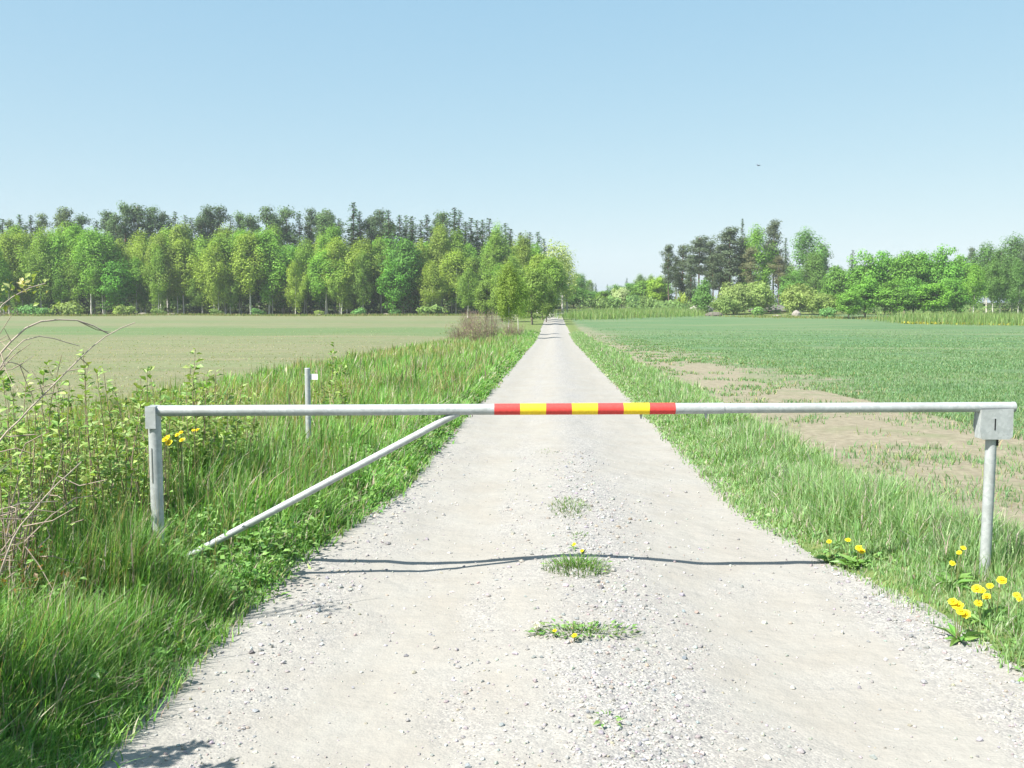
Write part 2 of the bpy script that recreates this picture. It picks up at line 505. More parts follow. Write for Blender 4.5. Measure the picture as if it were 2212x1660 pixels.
def leaves(P, D, size, width, col, fold=0.25, up=None):
    """pointed leaf: base, two shoulders, tip, folded along the midrib"""
    N = len(P)
    D = D / (np.linalg.norm(D, axis=1)[:, None] + 1e-9)
    upv = np.tile([0, 0, 1.0], (N, 1)) + RNG.normal(0, 0.35, (N, 3)) if up is None else up
    S = np.cross(D, upv); S /= np.linalg.norm(S, axis=1)[:, None] + 1e-9
    Nn = np.cross(S, D)
    s = np.asarray(size)[:, None] * np.ones((N, 1)); w = np.asarray(width)[:, None] * np.ones((N, 1))
    v0 = P; v1 = P + D * s * 0.45 + S * w * 0.5 + Nn * s * fold * 0.4; v2 = P + D * s * 0.45 - S * w * 0.5 + Nn * s * fold * 0.4
    vm = P + D * s * 0.5; v3 = P + D * s - Nn * s * 0.12
    V = np.stack([v0, v1, vm, v2, v3], 1).reshape(-1, 3)
    b = np.arange(N)[:, None] * 5
    T = np.concatenate([b + [0, 2, 1], b + [0, 3, 2], b + [1, 2, 4], b + [2, 3, 4]])
    return V, T, np.repeat(col, 5, axis=0)

def stuff(name, parts, mat, label):
    g = G()
    for V, Qf, T, C in parts: g.add(V, Qf, T, C)
    o = g.build(name, mat)
    return tag(o, label, kind='stuff')

# ------------------------------------------------------------------ LAND COVER
def sample(n, y0, y1, u0, u1, power=1.0):
    """y drawn with density ~ 1/y**power; u uniform"""
    t = RNG.random(n)
    if power == 1: y = y0 * (y1 / y0) ** t
    else:
        k = 1 - power; y = (y0 ** k + t * (y1 ** k - y0 ** k)) ** (1 / k)
    return y, u0 + RNG.random(n) * (u1 - u0)

def grass_left():
    parts = []
    n = 210000
    y, u = sample(n, 2.0, 95, -6.6, 0, 1.25)
    u = -w_left(y) - 0.02 + RNG.normal(0, 0.05, n) - (RNG.random(n) ** 1.25) * np.clip(1.0 + 0.5 * y, 1.5, 5.4)
    x = u + road_c(y)
    keep = x > -0.53 * y - 1.3
    y, u, x = y[keep], u[keep], x[keep]; n = len(y)
    e = -u - w_left(y)                                   # metres off the gravel
    big = fbm(x * 0.8, y * 0.5, 91); tuft = fbm(x * 3.5, y * 3.5, 92)
    h = (0.13 + 0.33 * ss(0.0, 0.5, e) + 0.10 * ss(0.6, 2.0, e)) * (0.25 + 1.3 * tuft) * (0.55 + 0.8 * big) * RNG.uniform(0.6, 1.15, n)
    h *= 1 - 0.35 * ss(3.2, 5.2, e)
    h *= 1 - 0.55 * (1 - ss(3.9, 4.6, y)) * (1 - ss(0.35, 0.7, e)) * ss(0.38, 0.46, fbm(x * 1.3, y * 1.3, 161))
    h *= 1 - 0.35 * ss(0.5, 0.58, fbm(x * 1.3, y * 1.3, 161)) * (1 - ss(12, 15, y))
    c_pale = 1 + 0.35 * (fbm(x * 1.1, y * 0.8, 97) - 0.5) * 2
    h *= 1 - 0.5 * np.exp(-(((x + 1.75) / 0.28) ** 2 + ((y - 5.55) / 0.45) ** 2))
    w = 0.0092 * (0.45 + 1.1 * RNG.random(n) ** 2) * np.clip(y / 4.5, 0.9, 7)
    az = np.where(RNG.random(n) < 0.45, RNG.normal(0.1, 0.8, n), RNG.random(n) * 6.283)
    lean = np.clip(np.abs(RNG.normal(0.25, 0.33, n)), 0.02, 1.2) + 0.35 * (e < 0.25) * RNG.random(n)
    c = pick(n, GREENS, [27, 27, 16, 16, 9, 4], 0.24)
    c = c * c_pale[:, None]
    dry = (fbm(x * 0.5, y * 0.2, 95) > 0.46) & (e > 1.6) & (RNG.random(n) < 0.55)
    c[dry] = pick(int(dry.sum()), [(0.36, 0.33, 0.17), (0.24, 0.31, 0.11)], [1, 1])
    near = y < 9
    parts.append(blades(x[near], y[near], h[near], w[near], lean[near], az[near], c[near], 4))
    f = ~near
    parts.append(blades(x[f], y[f], h[f], w[f], lean[f], az[f], c[f], 2))
    # tall seed stalks and dead straws
    n = 7500
    y, _ = sample(n, 3.0, 60, 0, 1, 1.1)
    u = -w_left(y) - 0.3 - RNG.random(n) * 4.2; x = u + road_c(y)
    k = x > -0.53 * y - 1.0; x, y = x[k], y[k]; n = len(x)
    parts.append(blades(x, y, RNG.uniform(0.4, 0.8, n), 0.0035 * np.clip(y / 4.5, 1, 5), RNG.uniform(0.05, 0.6, n), RNG.random(n) * 6.28,
                        pick(n, [(0.34, 0.29, 0.16), (0.28, 0.21, 0.12), (0.16, 0.2, 0.06)], [3, 2, 2]), 4))
    stuff('tall_verge_grass', parts, M_GRASS, 'long green grass with dead straws along the left edge of the gravel')

def grass_right():
    parts = []
    n = 120000
    y, _ = sample(n, 2.6, 95, 0, 1, 1.25)
    e = -0.04 + RNG.normal(0, 0.04, n) + RNG.random(n) ** 1.1 * (1.15 + 0.5 * ss(8, 3, y)) * (0.8 + 0.5 * fbm(y * 0.4, y * 0, 5))
    near_w = 1 - ss(4.0, 8.0, y); e = e + near_w * RNG.random(n) * 0.5 * (RNG.random(n) < 0.4)
    x = w_right(y) + e + road_c(y)
    k = x < 0.53 * y + 1.2; x, y, e = x[k], y[k], e[k]; n = len(x)
    tuft = fbm(x * 2.6, y * 2.6, 55)
    h = (0.06 + 0.17 * ss(0.05, 0.6, e)) * (0.3 + 1.5 * tuft) * RNG.uniform(0.5, 1.25, n)
    h = np.where((x > 2.1) & (y < 4.75), h * 1.8, h)
    h *= 1 - 0.9 * np.exp(-(((x - 2.62) / 0.2) ** 2 + ((y - 5.4) / 0.4) ** 2))
    h *= 1 - 0.45 * np.exp(-(((x - 2.2) / 0.16) ** 2 + ((y - 4.55) / 0.3) ** 2))
    w = 0.0078 * (0.5 + 0.9 * RNG.random(n) ** 2) * np.clip(y / 5, 0.9, 8)
    c = pick(n, [(0.231, 0.392, 0.154), (0.289, 0.423, 0.198), (0.162, 0.307, 0.108), (0.359, 0.413, 0.270), (0.508, 0.413, 0.414)], [30, 28, 16, 12, 7])
    az = RNG.random(n) * 6.283
    lean = np.clip(RNG.normal(0.4, 0.25, n), 0.03, 1.1)
    f = y < 9
    parts.append(blades(x[f], y[f], h[f], w[f], lean[f], az[f], c[f], 3))
    f = ~f
    parts.append(blades(x[f], y[f], h[f], w[f], lean[f], az[f], c[f], 2))
    stuff('short_verge_grass', parts, M_GRASS, 'short bright grass along the right edge of the gravel')

def crops():
    parts = []
    # self-sown tufts on the dry strip
    n = 4200
    y, _ = sample(n, 5.2, 85, 0, 1, 1.2)
    x = road_c(y) + w_right(y) + 1.0 + RNG.random(n) ** 1.1 * (6.6 - road_c(y) * 0.75)
    pt = fbm(x * 0.7, y * 0.55, 131)
    k = (pt + RNG.normal(0, 0.08, n) > 0.53) & (x < 0.53 * y + 1.5); x, y = x[k], y[k]
    r = 12; n = len(x) * r
    sp = np.repeat(0.05 + 0.07 * RNG.random(len(x)), r)
    x = np.repeat(x, r) + RNG.normal(0, 1, n) * sp; y = np.repeat(y, r) + RNG.normal(0, 1, n) * sp
    parts.append(blades(x, y, RNG.uniform(0.04, 0.14, n), 0.006 * np.clip(y / 6, 0.9, 7), RNG.uniform(0.2, 1.1, n), RNG.random(n) * 6.28,
                        pick(n, [(0.13, 0.27, 0.11), (0.18, 0.31, 0.14), (0.25, 0.33, 0.14), (0.40, 0.35, 0.2)], [4, 4, 2, 1]), 2))
    # young cereal in drilled rows
    n = 150000
    y, _ = sample(n, 10, 130, 0, 1, 1.25)
    x = 6.4 + RNG.random(n) * (0.535 * y + 2 - 6.4)
    k = (x > 6.2) & (x + (fbm(x * 0.16, y * 0.16, 141) - 0.5) * 5 + (fbm(x * 1.1, y * 1.1, 142) - 0.5) * 4 + RNG.normal(0, 1.3, n) > 7.8) & (fbm(x * 0.35, y * 0.25, 144) + RNG.normal(0, 0.08, n) < 0.64) & (RNG.random(n) > ss(60, 130, y))
    x, y = x[k], y[k]; n = len(x)
    y = np.where(RNG.random(n) < 0.7, np.round(y / 0.25) * 0.25 + RNG.normal(0, 0.03, n), y)
    parts.append(blades(x, y, RNG.uniform(0.05, 0.11, n), 0.007 * np.clip(y / 8, 1, 10), RNG.uniform(0.1, 0.8, n), RNG.random(n) * 6.28,
                        pick(n, [(0.16, 0.285, 0.135), (0.19, 0.31, 0.16), (0.24, 0.325, 0.17)], [3, 3, 2], 0.14), 2))
    stuff('young_cereal', parts, M_GRASS, 'young blue-green cereal shoots over the right field thinning to bare soil')

def reeds():
    parts = []
    def strip(n, pts, d, hlo, hhi, cols):
        # pts: list of (X, Y) centreline
        P = np.array(pts, float); s = RNG.random(n) * (len(P) - 1); i = s.astype(int); f = (s - i)[:, None]
        xy = P[i] * (1 - f) + P[np.minimum(i + 1, len(P) - 1)] * f
        xy = xy + RNG.normal(0, 1, (n, 2)) * d
        parts.append(blades(xy[:, 0], xy[:, 1], RNG.uniform(hlo, hhi, n), 0.10 * np.ones(n), RNG.uniform(0.05, 0.5, n), RNG.random(n) * 6.28, pick(n, cols, [1] * len(cols), 0.15), 2))
    gcol = [(0.18, 0.31, 0.09), (0.22, 0.33, 0.10), (0.26, 0.33, 0.13)]
    strip(15000, [(57, 141), (66, 137), (76, 132), (88, 126)], (2.2, 5), 0.7, 1.9, gcol)
    strip(9000, [(11, 160), (16, 168), (23, 175), (32, 182)], (2.0, 4.5), 0.6, 1.7, gcol)
    strip(5000, [(40, 172), (60, 158), (70, 150)], (3, 2.0), 0.15, 0.5, [(0.17, 0.25, 0.06), (0.3, 0.29, 0.12)])
    strip(6000, [(-95, 183), (-60, 184), (-30, 184), (-4, 183)], (4, 1.6), 0.15, 0.6, [(0.14, 0.22, 0.05), (0.27, 0.25, 0.11)])
    stuff('tall_field_margin_grass', parts, M_GRASS, 'pale tall grass standing along the far margins of the fields')
    parts.clear()
    P = []
    n = 1500
    t = RNG.random(n); X_ = 53 + 40 * t; Y_ = 135 - 19 * t - 4.5 * t * t + RNG.normal(0, 0.9, n)
    parts.append(blades(X_, Y_, RNG.uniform(0.25, 0.55, n), 0.22 * np.ones(n), RNG.uniform(0.4, 1.2, n), RNG.random(n) * 6.28, pick(n, [(0.55, 0.48, 0.05), (0.24, 0.3, 0.06)], [1, 1.2]), 2))
    stuff('yellow_margin_flowers', parts, M_GRASS, 'thin yellow strip of flowers in front of the tall grass far right')

def weeds():
    g = G()
    # leafy rosettes hugging the gravel edge, densest in the near left corner
    def patch(n, y0, y1, emax, hmax, smin, smax, cols, side=-1, pw=1.3, thr=0.47, lift=0.0):
        y, _ = sample(n, y0, y1, 0, 1, pw)
        e = 0.0 + RNG.random(n) ** 1.4 * emax
        x = road_c(y) + (-(w_left(y) + e) if side < 0 else (w_right(y) + e))
        k = (np.abs(x) < 0.53 * y + 0.8) & (fbm(x * 1.3, y * 1.3, 161) + RNG.normal(0, 0.05, n) > thr); x, y = x[k], y[k]
        m = 9
        N = len(x) * m
        px = np.repeat(x, m); py = np.repeat(y, m)
        a = RNG.random(N) * 6.283; r = RNG.random(N) * 0.12
        px = px + np.cos(a) * r; py = py + np.sin(a) * r
        pz = H(px, py) + lift + RNG.random(N) * np.repeat(hmax * RNG.uniform(0.3, 1, len(x)), m)
        D = np.stack([np.cos(a), np.sin(a), RNG.uniform(-0.3, 0.8, N)], 1)
        s = RNG.uniform(smin, smax, N)
        V, T, C = leaves(np.stack([px, py, pz], 1), D, s, s * RNG.uniform(0.45, 0.75, N), pick(N, cols, [1] * len(cols), 0.15))
        g.add(V, None, T, C)
    dk = [(0.08, 0.20, 0.04), (0.11, 0.24, 0.05), (0.06, 0.15, 0.03)]
    patch(620, 2.2, 4.4, 0.75, 0.24, 0.02, 0.055, dk, thr=0.40)
    patch(420, 4.2, 13, 0.35, 0.08, 0.015, 0.042, [(0.10, 0.24, 0.05), (0.14, 0.27, 0.07), (0.08, 0.18, 0.04)])
    patch(260, 11, 40, 0.5, 0.15, 0.04, 0.10, dk)
    patch(1500, 3.2, 14, 3.2, 0.3, 0.02, 0.055, [(0.16, 0.30, 0.07), (0.20, 0.34, 0.10), (0.11, 0.23, 0.05)], thr=0.52, lift=0.08)
    patch(300, 3.8, 9, 0.6, 0.04, 0.015, 0.05, [(0.16, 0.30, 0.08), (0.20, 0.33, 0.11)], side=1)
    o = g.build('leafy_verge_weeds', M_WEED)
    tag(o, 'low broad-leaved weeds creeping onto the gravel edges', kind='stuff')

ICO_V = None
def gravel():
    p = (1 + 5 ** 0.5) / 2
    iv = np.array([(-1, p, 0), (1, p, 0), (-1, -p, 0), (1, -p, 0), (0, -1, p), (0, 1, p), (0, -1, -p), (0, 1, -p), (p, 0, -1), (p, 0, 1), (-p, 0, -1), (-p, 0, 1)]) / (1 + p * p) ** 0.5
    it = np.array([(0, 11, 5), (0, 5, 1), (0, 1, 7), (0, 7, 10), (0, 10, 11), (1, 5, 9), (5, 11, 4), (11, 10, 2), (10, 7, 6), (7, 1, 8), (3, 9, 4), (3, 4, 2), (3, 2, 6), (3, 6, 8), (3, 8, 9), (4, 9, 5), (2, 4, 11), (6, 2, 10), (8, 6, 7), (9, 8, 1)])
    n = 60000
    y, _ = sample(n, 2.3, 11, 0, 1, 2.0)
    u = -w_left(y) - 0.05 + RNG.random(n) * (w_left(y) + w_right(y) + 0.1)
    k = (RNG.random(n) < 0.05 + 0.9 * looseness(u, y) ** 1.6) & (np.abs(u + road_c(y)) < 0.53 * y + 0.5)
    u, y = u[k], y[k]; n = len(u)
    if n > 26000: u, y, n = u[:26000], y[:26000], 26000
    r = np.clip(RNG.lognormal(math.log(0.0046), 0.52, n), 0.0022, 0.0145) * np.clip(y / 4.5, 0.9, 1.2)
    sc = r[:, None] * RNG.uniform(0.65, 1.25, (n, 3)); sc[:, 2] *= 0.75
    V = iv[None] * (1 + RNG.normal(0, 0.16, (n, 12, 1))) * sc[:, None, :]
    a = RNG.random(n) * 6.283; c, s = np.cos(a)[:, None], np.sin(a)[:, None]
    V = np.stack([V[..., 0] * c - V[..., 1] * s, V[..., 0] * s + V[..., 1] * c, V[..., 2]], -1)
    x = u + road_c(y)
    V = V + np.stack([x, y, road_z(u, y) + sc[:, 2] * 0.35], 1)[:, None, :]
    T = (np.arange(n)[:, None, None] * 12 + it[None]).reshape(-1, 3)
    C = np.repeat(pick(n, [(0.31, 0.305, 0.30), (0.25, 0.25, 0.255), (0.155, 0.155, 0.165), (0.40, 0.39, 0.375), (0.28, 0.25, 0.215)], [4.5, 3.2, 0.4, 2.6, 1.0], 0.09), 12, axis=0)
    o = mk('gravel', V.reshape(-1, 3), None, T, M_STONE, C)
    tag(o, 'loose grey and white stone chips strewn over the track', kind='stuff')

def stubble():
    n = 16000
    y, _ = sample(n, 9, 110, 0, 1, 1.3)
    x = road_c(y) - 5.2 - RNG.random(n) * (0.54 * y - 2)
    k = (x > -0.54 * y - 1.5) & (x < road_c(y) - 4.6); x, y = x[k], y[k]; n = len(x)
    c = pick(n, [(0.38, 0.36, 0.24), (0.30, 0.34, 0.18), (0.22, 0.32, 0.14)], [4, 3, 2], 0.12)
    stuff('stubble', [blades(x, y, RNG.uniform(0.03, 0.09, n), 0.007 * np.clip(y / 8, 1, 9), RNG.uniform(0.4, 1.1, n), RNG.random(n) * 6.28, c, 2)], M_GRASS, 'sparse dry stubble and seedlings over the left field')
grass_left(); grass_right(); stubble(); crops(); reeds(); weeds(); gravel()

# ------------------------------------------------------------------ TREES
def unit(v): return v / (np.linalg.norm(v, axis=-1, keepdims=True) + 1e-9)

def leafquads(g, P, outward, size, col):
    N = len(P)
    nrm = unit(outward * 0.85 + np.array([0, 0, 0.4]) + RNG.normal(0, 0.34, (N, 3)))
    a = unit(np.cross(nrm, RNG.normal(0, 1, (N, 3)))); b = np.cross(nrm, a)
    s = size[:, None] * RNG.uniform(0.7, 1.3, (N, 1)); t = s * RNG.uniform(0.45, 0.9, (N, 1))
    V = np.stack([P - a * s * 0.5, P - b * t * 0.5 + a * s * 0.08, P + a * s * 0.5, P + b * t * 0.5 - a * s * 0.1], 1).reshape(-1, 3)
    Qf = np.arange(N * 4).reshape(N, 4)
    g.add(V, Qf, None, np.repeat(col, 4, axis=0))

def crown_from_clumps(g, centers, sig, per, size, base, axis_xy=(0, 0), zc=None, jit=0.16):
    centers = np.asarray(centers); m = len(centers)
    k = np.repeat(np.arange(m), per); N = len(k)
    off = RNG.normal(0, 1, (N, 3)); off *= (np.minimum(1, 1.6 / np.linalg.norm(off, axis=1)))[:, None]
    sg = np.asarray(sig) * RNG.uniform(0.75, 1.3, (m, 1))
    P = centers[k] + off * sg[k]
    out = unit(off + 0.7 * unit(P - np.array([axis_xy[0], axis_xy[1], zc if zc else P[:, 2].mean()])))
    cl = RNG.normal(0, jit * 0.8, m)
    col = np.clip(np.array(base) * (1 + cl[k][:, None]) * (1 + RNG.normal(0, 0.06, (N, 1))), 0.004, 0.8)
    leafquads(g, P, out, np.full(N, size), col)

def limb(g, a, b, r0, r1, col, sag=0.0, n=4, sides=5):
    t = np.linspace(0, 1, n)[:, None]
    p = a * (1 - t) + b * t + np.array([0, 0, 1.0]) * (sag * t * (1 - t) * 4)
    tube(g, p, np.linspace(r0, r1, n), sides, col, cap=False)

def trunk_line(h, bend, n=8):
    t = np.linspace(0, 1, n); a = RNG.random() * 6.283
    return np.stack([np.cos(a) * bend * np.sin(t * 2.2) + RNG.normal(0, bend * 0.12, n) * t, np.sin(a) * bend * np.sin(t * 2.2) + RNG.normal(0, bend * 0.12, n) * t, h * t], 1)

def on_line(L, z):
    return np.array([interp(z, L[:, 2], L[:, 0]), interp(z, L[:, 2], L[:, 1]), z])

PROTO = {}
def proto(kind, v):
    key = (kind, v)
    if key in PROTO: return PROTO[key]
    global RNG
    keep = RNG; RNG = np.random.default_rng(abs(hash(kind)) % 1 + sum(map(ord, kind)) * 31 + v)
    t, c = G(), G()
    h = NOM[kind]
    if kind in ('birch', 'thin_birch'):
        L = trunk_line(h, 0.25); bark = (0.55, 0.53, 0.49)
        tube(t, L, np.linspace(0.14, 0.02, len(L)), 7, bark)
        lo = 0.2 if v % 2 else 0.3
        C = []
        for i in range(40):
            f = lo + (0.98 - lo) * (i + RNG.random()) / 40
            sh = math.sin(min(1, (f - lo + 0.12) / 0.45) * math.pi / 2) * (1 - max(0, (f - 0.5) / 0.5)) ** 0.7
            ln = (2.5 if kind == 'birch' else 1.5) * sh * RNG.uniform(0.6, 1.25) + 0.15
            a = RNG.random() * 6.283; s = on_line(L, f * h)
            e = s + np.array([math.cos(a) * ln, math.sin(a) * ln, ln * RNG.uniform(0.3, 0.9)])
            limb(t, s, e, 0.035 * (1.1 - f) + 0.008, 0.005, (0.25, 0.2, 0.16), 0.1, 4, 4)
            C.append(e + [0, 0, -0.2]); C.append((s + e) / 2 + RNG.normal(0, 0.2, 3))
            if ln > 1.1: C.append(e + RNG.normal(0, 0.45, 3) + [0, 0, -0.6])
        crown_from_clumps(c, C, (0.55, 0.55, 0.85), 90 if kind == 'birch' else 22, 0.27 if kind == 'birch' else 0.26, (0.28, 0.405, 0.09), zc=h * 0.55)
    elif kind == 'spruce':
        L = trunk_line(h, 0.06); tube(t, L, np.linspace(0.2, 0.02, len(L)), 7, (0.16, 0.11, 0.08))
        P = []; O = []; S = []
        nl = 46
        for i in range(nl):
            f = 0.06 + 0.93 * i / (nl - 1)
            R = 3.3 * (1 - f) ** 0.62 * RNG.uniform(0.75, 1.15) + 0.12
            nb = int(8 - 1.5 * f)
            for b in range(nb):
                a = RNG.random() * 6.283; r = R * RNG.uniform(0.7, 1.15)
                s = on_line(L, f * h); d = np.array([math.cos(a), math.sin(a), 0])
                e = s + d * r + np.array([0, 0, -0.28 * r])
                if b < 3: limb(t, s, e, 0.03, 0.006, (0.14, 0.10, 0.07), 0.12 * r, 3, 3)
                m = int(4 + 5 * r / 2)
                for q in range(m):
                    w = (q + 0.6) / m
                    P.append(s + d * r * w + np.array([0, 0, -0.28 * r * w * w + 0.05]) + RNG.normal(0, 0.16, 3) * (0.5 + r * 0.35)); O.append(d * 0.4 + [0, 0, 0.6]); S.append(0.80 * (1 - 0.68 * f))
        P = np.array(P); N = len(P)
        col = np.clip(np.array((0.075, 0.135, 0.055)) * (1 + RNG.normal(0, 0.25, (N, 1))), 0.004, 1)
        leafquads(c, P, np.array(O), np.array(S), col)
    elif kind == 'pine':
        L = trunk_line(h, 0.5)
        tube(t, L[:4], np.linspace(0.22, 0.17, 4), 7, (0.15, 0.115, 0.09)); tube(t, L[3:], np.linspace(0.17, 0.04, len(L) - 3), 7, (0.36, 0.17, 0.08))
        C = []
        lo = (0.30, 0.5, 0.22, 0.4)[v % 4]
        ph = RNG.random() * 6.283
        for i in range(38):
            f = lo + (0.99 - lo) * (i + RNG.random()) / 38
            g_ = (f - lo) / (1 - lo)
            ln = (2.9 * (0.55 + 0.6 * g_) if g_ < 0.6 else 2.9 * (0.92 - 1.0 * (g_ - 0.6) * 1.6)) * RNG.uniform(0.4, 1.2) * (0.75 + 0.4 * math.sin(g_ * 17 + ph))
            a = RNG.random() * 6.283; s = on_line(L, f * h)
            e = s + np.array([math.cos(a) * ln, math.sin(a) * ln, ln * RNG.uniform(0.0, 0.5)])
            limb(t, s, e, 0.06 * (1.1 - g_) + 0.01, 0.012, (0.27, 0.14, 0.08), 0.1, 4, 4)
            C.append(e); C.append(s * 0.4 + e * 0.6 + RNG.normal(0, 0.25, 3))
        crown_from_clumps(c, C, (0.78, 0.78, 0.42), 80, 0.33, (0.115, 0.155, 0.085), zc=h * 0.75, jit=0.22)
    elif kind in ('broadleaf', 'willow', 'conical'):
        L = trunk_line(h * 0.8, 0.3); tube(t, L, np.linspace(0.2, 0.05, len(L)), 7, (0.2, 0.17, 0.13))
        if kind == 'broadleaf': R = (3.0, 3.0, h * 0.44); z0 = h * 0.55; m = 110; base = (0.15, 0.34, 0.055)
        elif kind == 'willow': R = (3.4, 3.0, h * 0.42); z0 = h * 0.55; m = 80; base = (0.27, 0.36, 0.12)
        else: R = (1.7, 1.7, h * 0.46); z0 = h * 0.5; m = 80; base = (0.16, 0.31, 0.07)
        C = []
        for i in range(m):
            d = unit(RNG.normal(0, 1, 3)); rr = RNG.uniform(0.55, 1.0) ** 0.6
            lob = 0.8 + 0.35 * math.sin(3 * math.atan2(d[1], d[0]) + v) * math.cos(4 * d[2] + v)
            p = d * np.array(R) * rr * lob
            if kind == 'conical': p[:2] *= 1.0 - 0.55 * (p[2] / R[2])
            p = p + [0, 0, z0]
            p[2] = max(p[2], 0.5)
            C.append(p)
            if i % 3 == 0:
                s = on_line(L, min(h * 0.75, max(0.4, p[2] - np.hypot(p[0], p[1]) * 0.6)))
                limb(t, s, p, 0.06, 0.012, (0.18, 0.15, 0.11), 0.15, 4, 4)
        crown_from_clumps(c, C, (0.75, 0.75, 0.5), 76, 0.37, base, zc=z0, jit=0.2)
    elif kind == 'bare_bush':
        for i in range(70):
            a = RNG.random() * 6.283; r = RNG.random() ** 0.6
            s = np.array([math.cos(a), math.sin(a), 0]) * 0.25 * r
            tip = np.array([math.cos(a) * r * 1.7, math.sin(a) * r * 1.7, h * (1 - 0.45 * r * r) * RNG.uniform(0.6, 1.05)])
            limb(t, s, tip, 0.02, 0.007, (0.24, 0.19, 0.15), -0.12, 5, 3)
            for k in range(5):
                w = RNG.uniform(0.35, 0.95); q = s * (1 - w) + tip * w
                limb(t, q, q + RNG.normal(0, 0.28, 3) + [0, 0, 0.28], 0.010, 0.005, (0.25, 0.19, 0.15), 0, 3, 3)
        C = [np.array([RNG.normal(0, 0.8), RNG.normal(0, 0.8), RNG.uniform(0.3, h * 0.8)]) for i in range(40)]
        crown_from_clumps(c, C, (0.4, 0.4, 0.4), 16, 0.10, (0.22, 0.27, 0.11))
    elif kind == 'low_bush':
        for i in range(12):
            a = RNG.random() * 6.283
            limb(t, np.array([0, 0, -0.05]), np.array([math.cos(a) * 0.9, math.sin(a) * 0.9, h * 0.7]), 0.025, 0.008, (0.2, 0.16, 0.12), 0.1, 4, 4)
        C = [unit(RNG.normal(0, 1, 3)) * np.array([1.4, 1.4, h * 0.45]) * RNG.uniform(0.4, 1) + [0, 0, h * 0.5] for i in range(34)]
        for p in C: p[2] = max(p[2], 0.2)
        crown_from_clumps(c, C, (0.38, 0.38, 0.3), 30, 0.34, (0.19, 0.32, 0.10), jit=0.2)
    RNG = keep
    PROTO[key] = (t.build(kind + '_trunk', M_BARK, link=False, smooth=True), c.build(kind + '_crown', M_NEEDLE if kind in ('spruce', 'pine') else M_LEAF, link=False))
    return PROTO[key]

NOM = dict(birch=14.0, thin_birch=9.0, spruce=20.0, pine=20.0, broadleaf=11.0, willow=5.0, conical=7.0, bare_bush=2.6, low_bush=1.8)
NVAR = dict(birch=5, thin_birch=2, spruce=3, pine=4, broadleaf=4, willow=2, conical=1, bare_bush=2, low_bush=3)
NAME = dict(birch='birch_tree', thin_birch='birch_tree', spruce='spruce_tree', pine='pine_tree', broadleaf='broadleaf_tree', willow='willow_bush', conical='young_tree', bare_bush='bare_bush', low_bush='bush')
_tcount = [0]
def plant(kind, X_, Y_, h, wide=1.0, tint=(1, 1, 1), label='', cat='tree', group=None, var=None):
    _tcount[0] += 1
    v = (_tcount[0] * 7 + 3) % NVAR[kind] if var is None else var
    tm, cm = proto(kind, v)
    z = float(H(X_, Y_)) - 0.05
    e = empty(NAME[kind], (X_, Y_, z), label, cat, group)
    s = h / NOM[kind]
    e.scale = (s * wide, s * wide, s)
    e.rotation_euler = (0, 0, random.random() * 6.283)
    a = ob('stems' if kind in ('bare_bush', 'low_bush') else 'trunk', tm, e); b = ob('crown', cm, e)
    j = 1 + random.uniform(-0.1, 0.1)
    b.color = (tint[0] * j, tint[1] * j, tint[2] * j, 1)
    return e
_ones = ['', 'first', 'second', 'third', 'fourth', 'fifth', 'sixth', 'seventh', 'eighth', 'ninth', 'tenth', 'eleventh', 'twelfth', 'thirteenth', 'fourteenth', 'fifteenth', 'sixteenth', 'seventeenth', 'eighteenth', 'nineteenth']
_tens = {20: ('twentieth', 'twenty'), 30: ('thirtieth', 'thirty'), 40: ('fortieth', 'forty'), 50: ('fiftieth', 'fifty'), 60: ('sixtieth', 'sixty')}
def nth(i):
    if i < 20: return _ones[i]
    t = i // 10 * 10
    return _tens[t][0] if i == t else _tens[t][1] + '-' + _ones[i - t]

def z1(zx, zy): return zx * 0.336, 414.8 + zy * 0.336
def z2(zx, zy): return 691.3 + zx * 0.336, 414.8 + zy * 0.336
def z3(zx, zy): return 1296 + zx * 0.414, 432 + zy * 0.414

def spot(px, top, D):
    p = at(px, top, D); return p[0], D, p[2] - float(H(p[0], D)) + 0.05

YEL = (1.02, 0.98, 0.78); GRN = (0.74, 0.97, 0.70); MID = (0.82, 0.92, 0.75); OLV = (0.90, 0.86, 0.76)
# --- left wood, front row (sorted from the road outwards)
front = [(z2(x_, y_), k, t_) for x_, y_, k, t_ in [
    (1480, 440, 'birch', MID), (1400, 420, 'birch', YEL), (1300, 300, 'birch', OLV), (1150, 470, 'broadleaf', (1.2, .95, 1)), (1060, 470, 'broadleaf', (1.25, .9, 1)), (1140, 285, 'birch', MID),
    (870, 400, 'birch', YEL), (780, 255, 'birch', OLV), (640, 340, 'birch', YEL), (540, 385, 'birch', YEL), (530, 280, 'broadleaf', (.8, .8, .9)), (390, 320, 'birch', MID), (260, 330, 'birch', YEL), (120, 330, 'birch', YEL), (30, 400, 'birch', GRN)]]
front += [(z1(x_, y_), k, t_) for x_, y_, k, t_ in [
    (2180, 330, 'birch', YEL), (2100, 395, 'birch', GRN), (1950, 330, 'birch', MID), (1820, 400, 'broadleaf', (.95, .8, 1.2)), (1720, 265, 'birch', GRN), (1600, 285, 'birch', YEL), (1530, 280, 'birch', GRN), (1440, 290, 'birch', MID), (1370, 350, 'birch', YEL),
    (1290, 315, 'birch', MID), (1170, 320, 'birch', YEL), (1020, 290, 'birch', OLV), (920, 285, 'birch', YEL), (760, 340, 'birch', YEL), (660, 290, 'birch', GRN), (570, 265, 'birch', GRN), (480, 240, 'birch', GRN), (370, 285, 'birch', GRN), (250, 275, 'birch', MID), (130, 290, 'birch', YEL), (40, 290, 'birch', YEL)]]
front.sort(key=lambda f: -f[0][0])
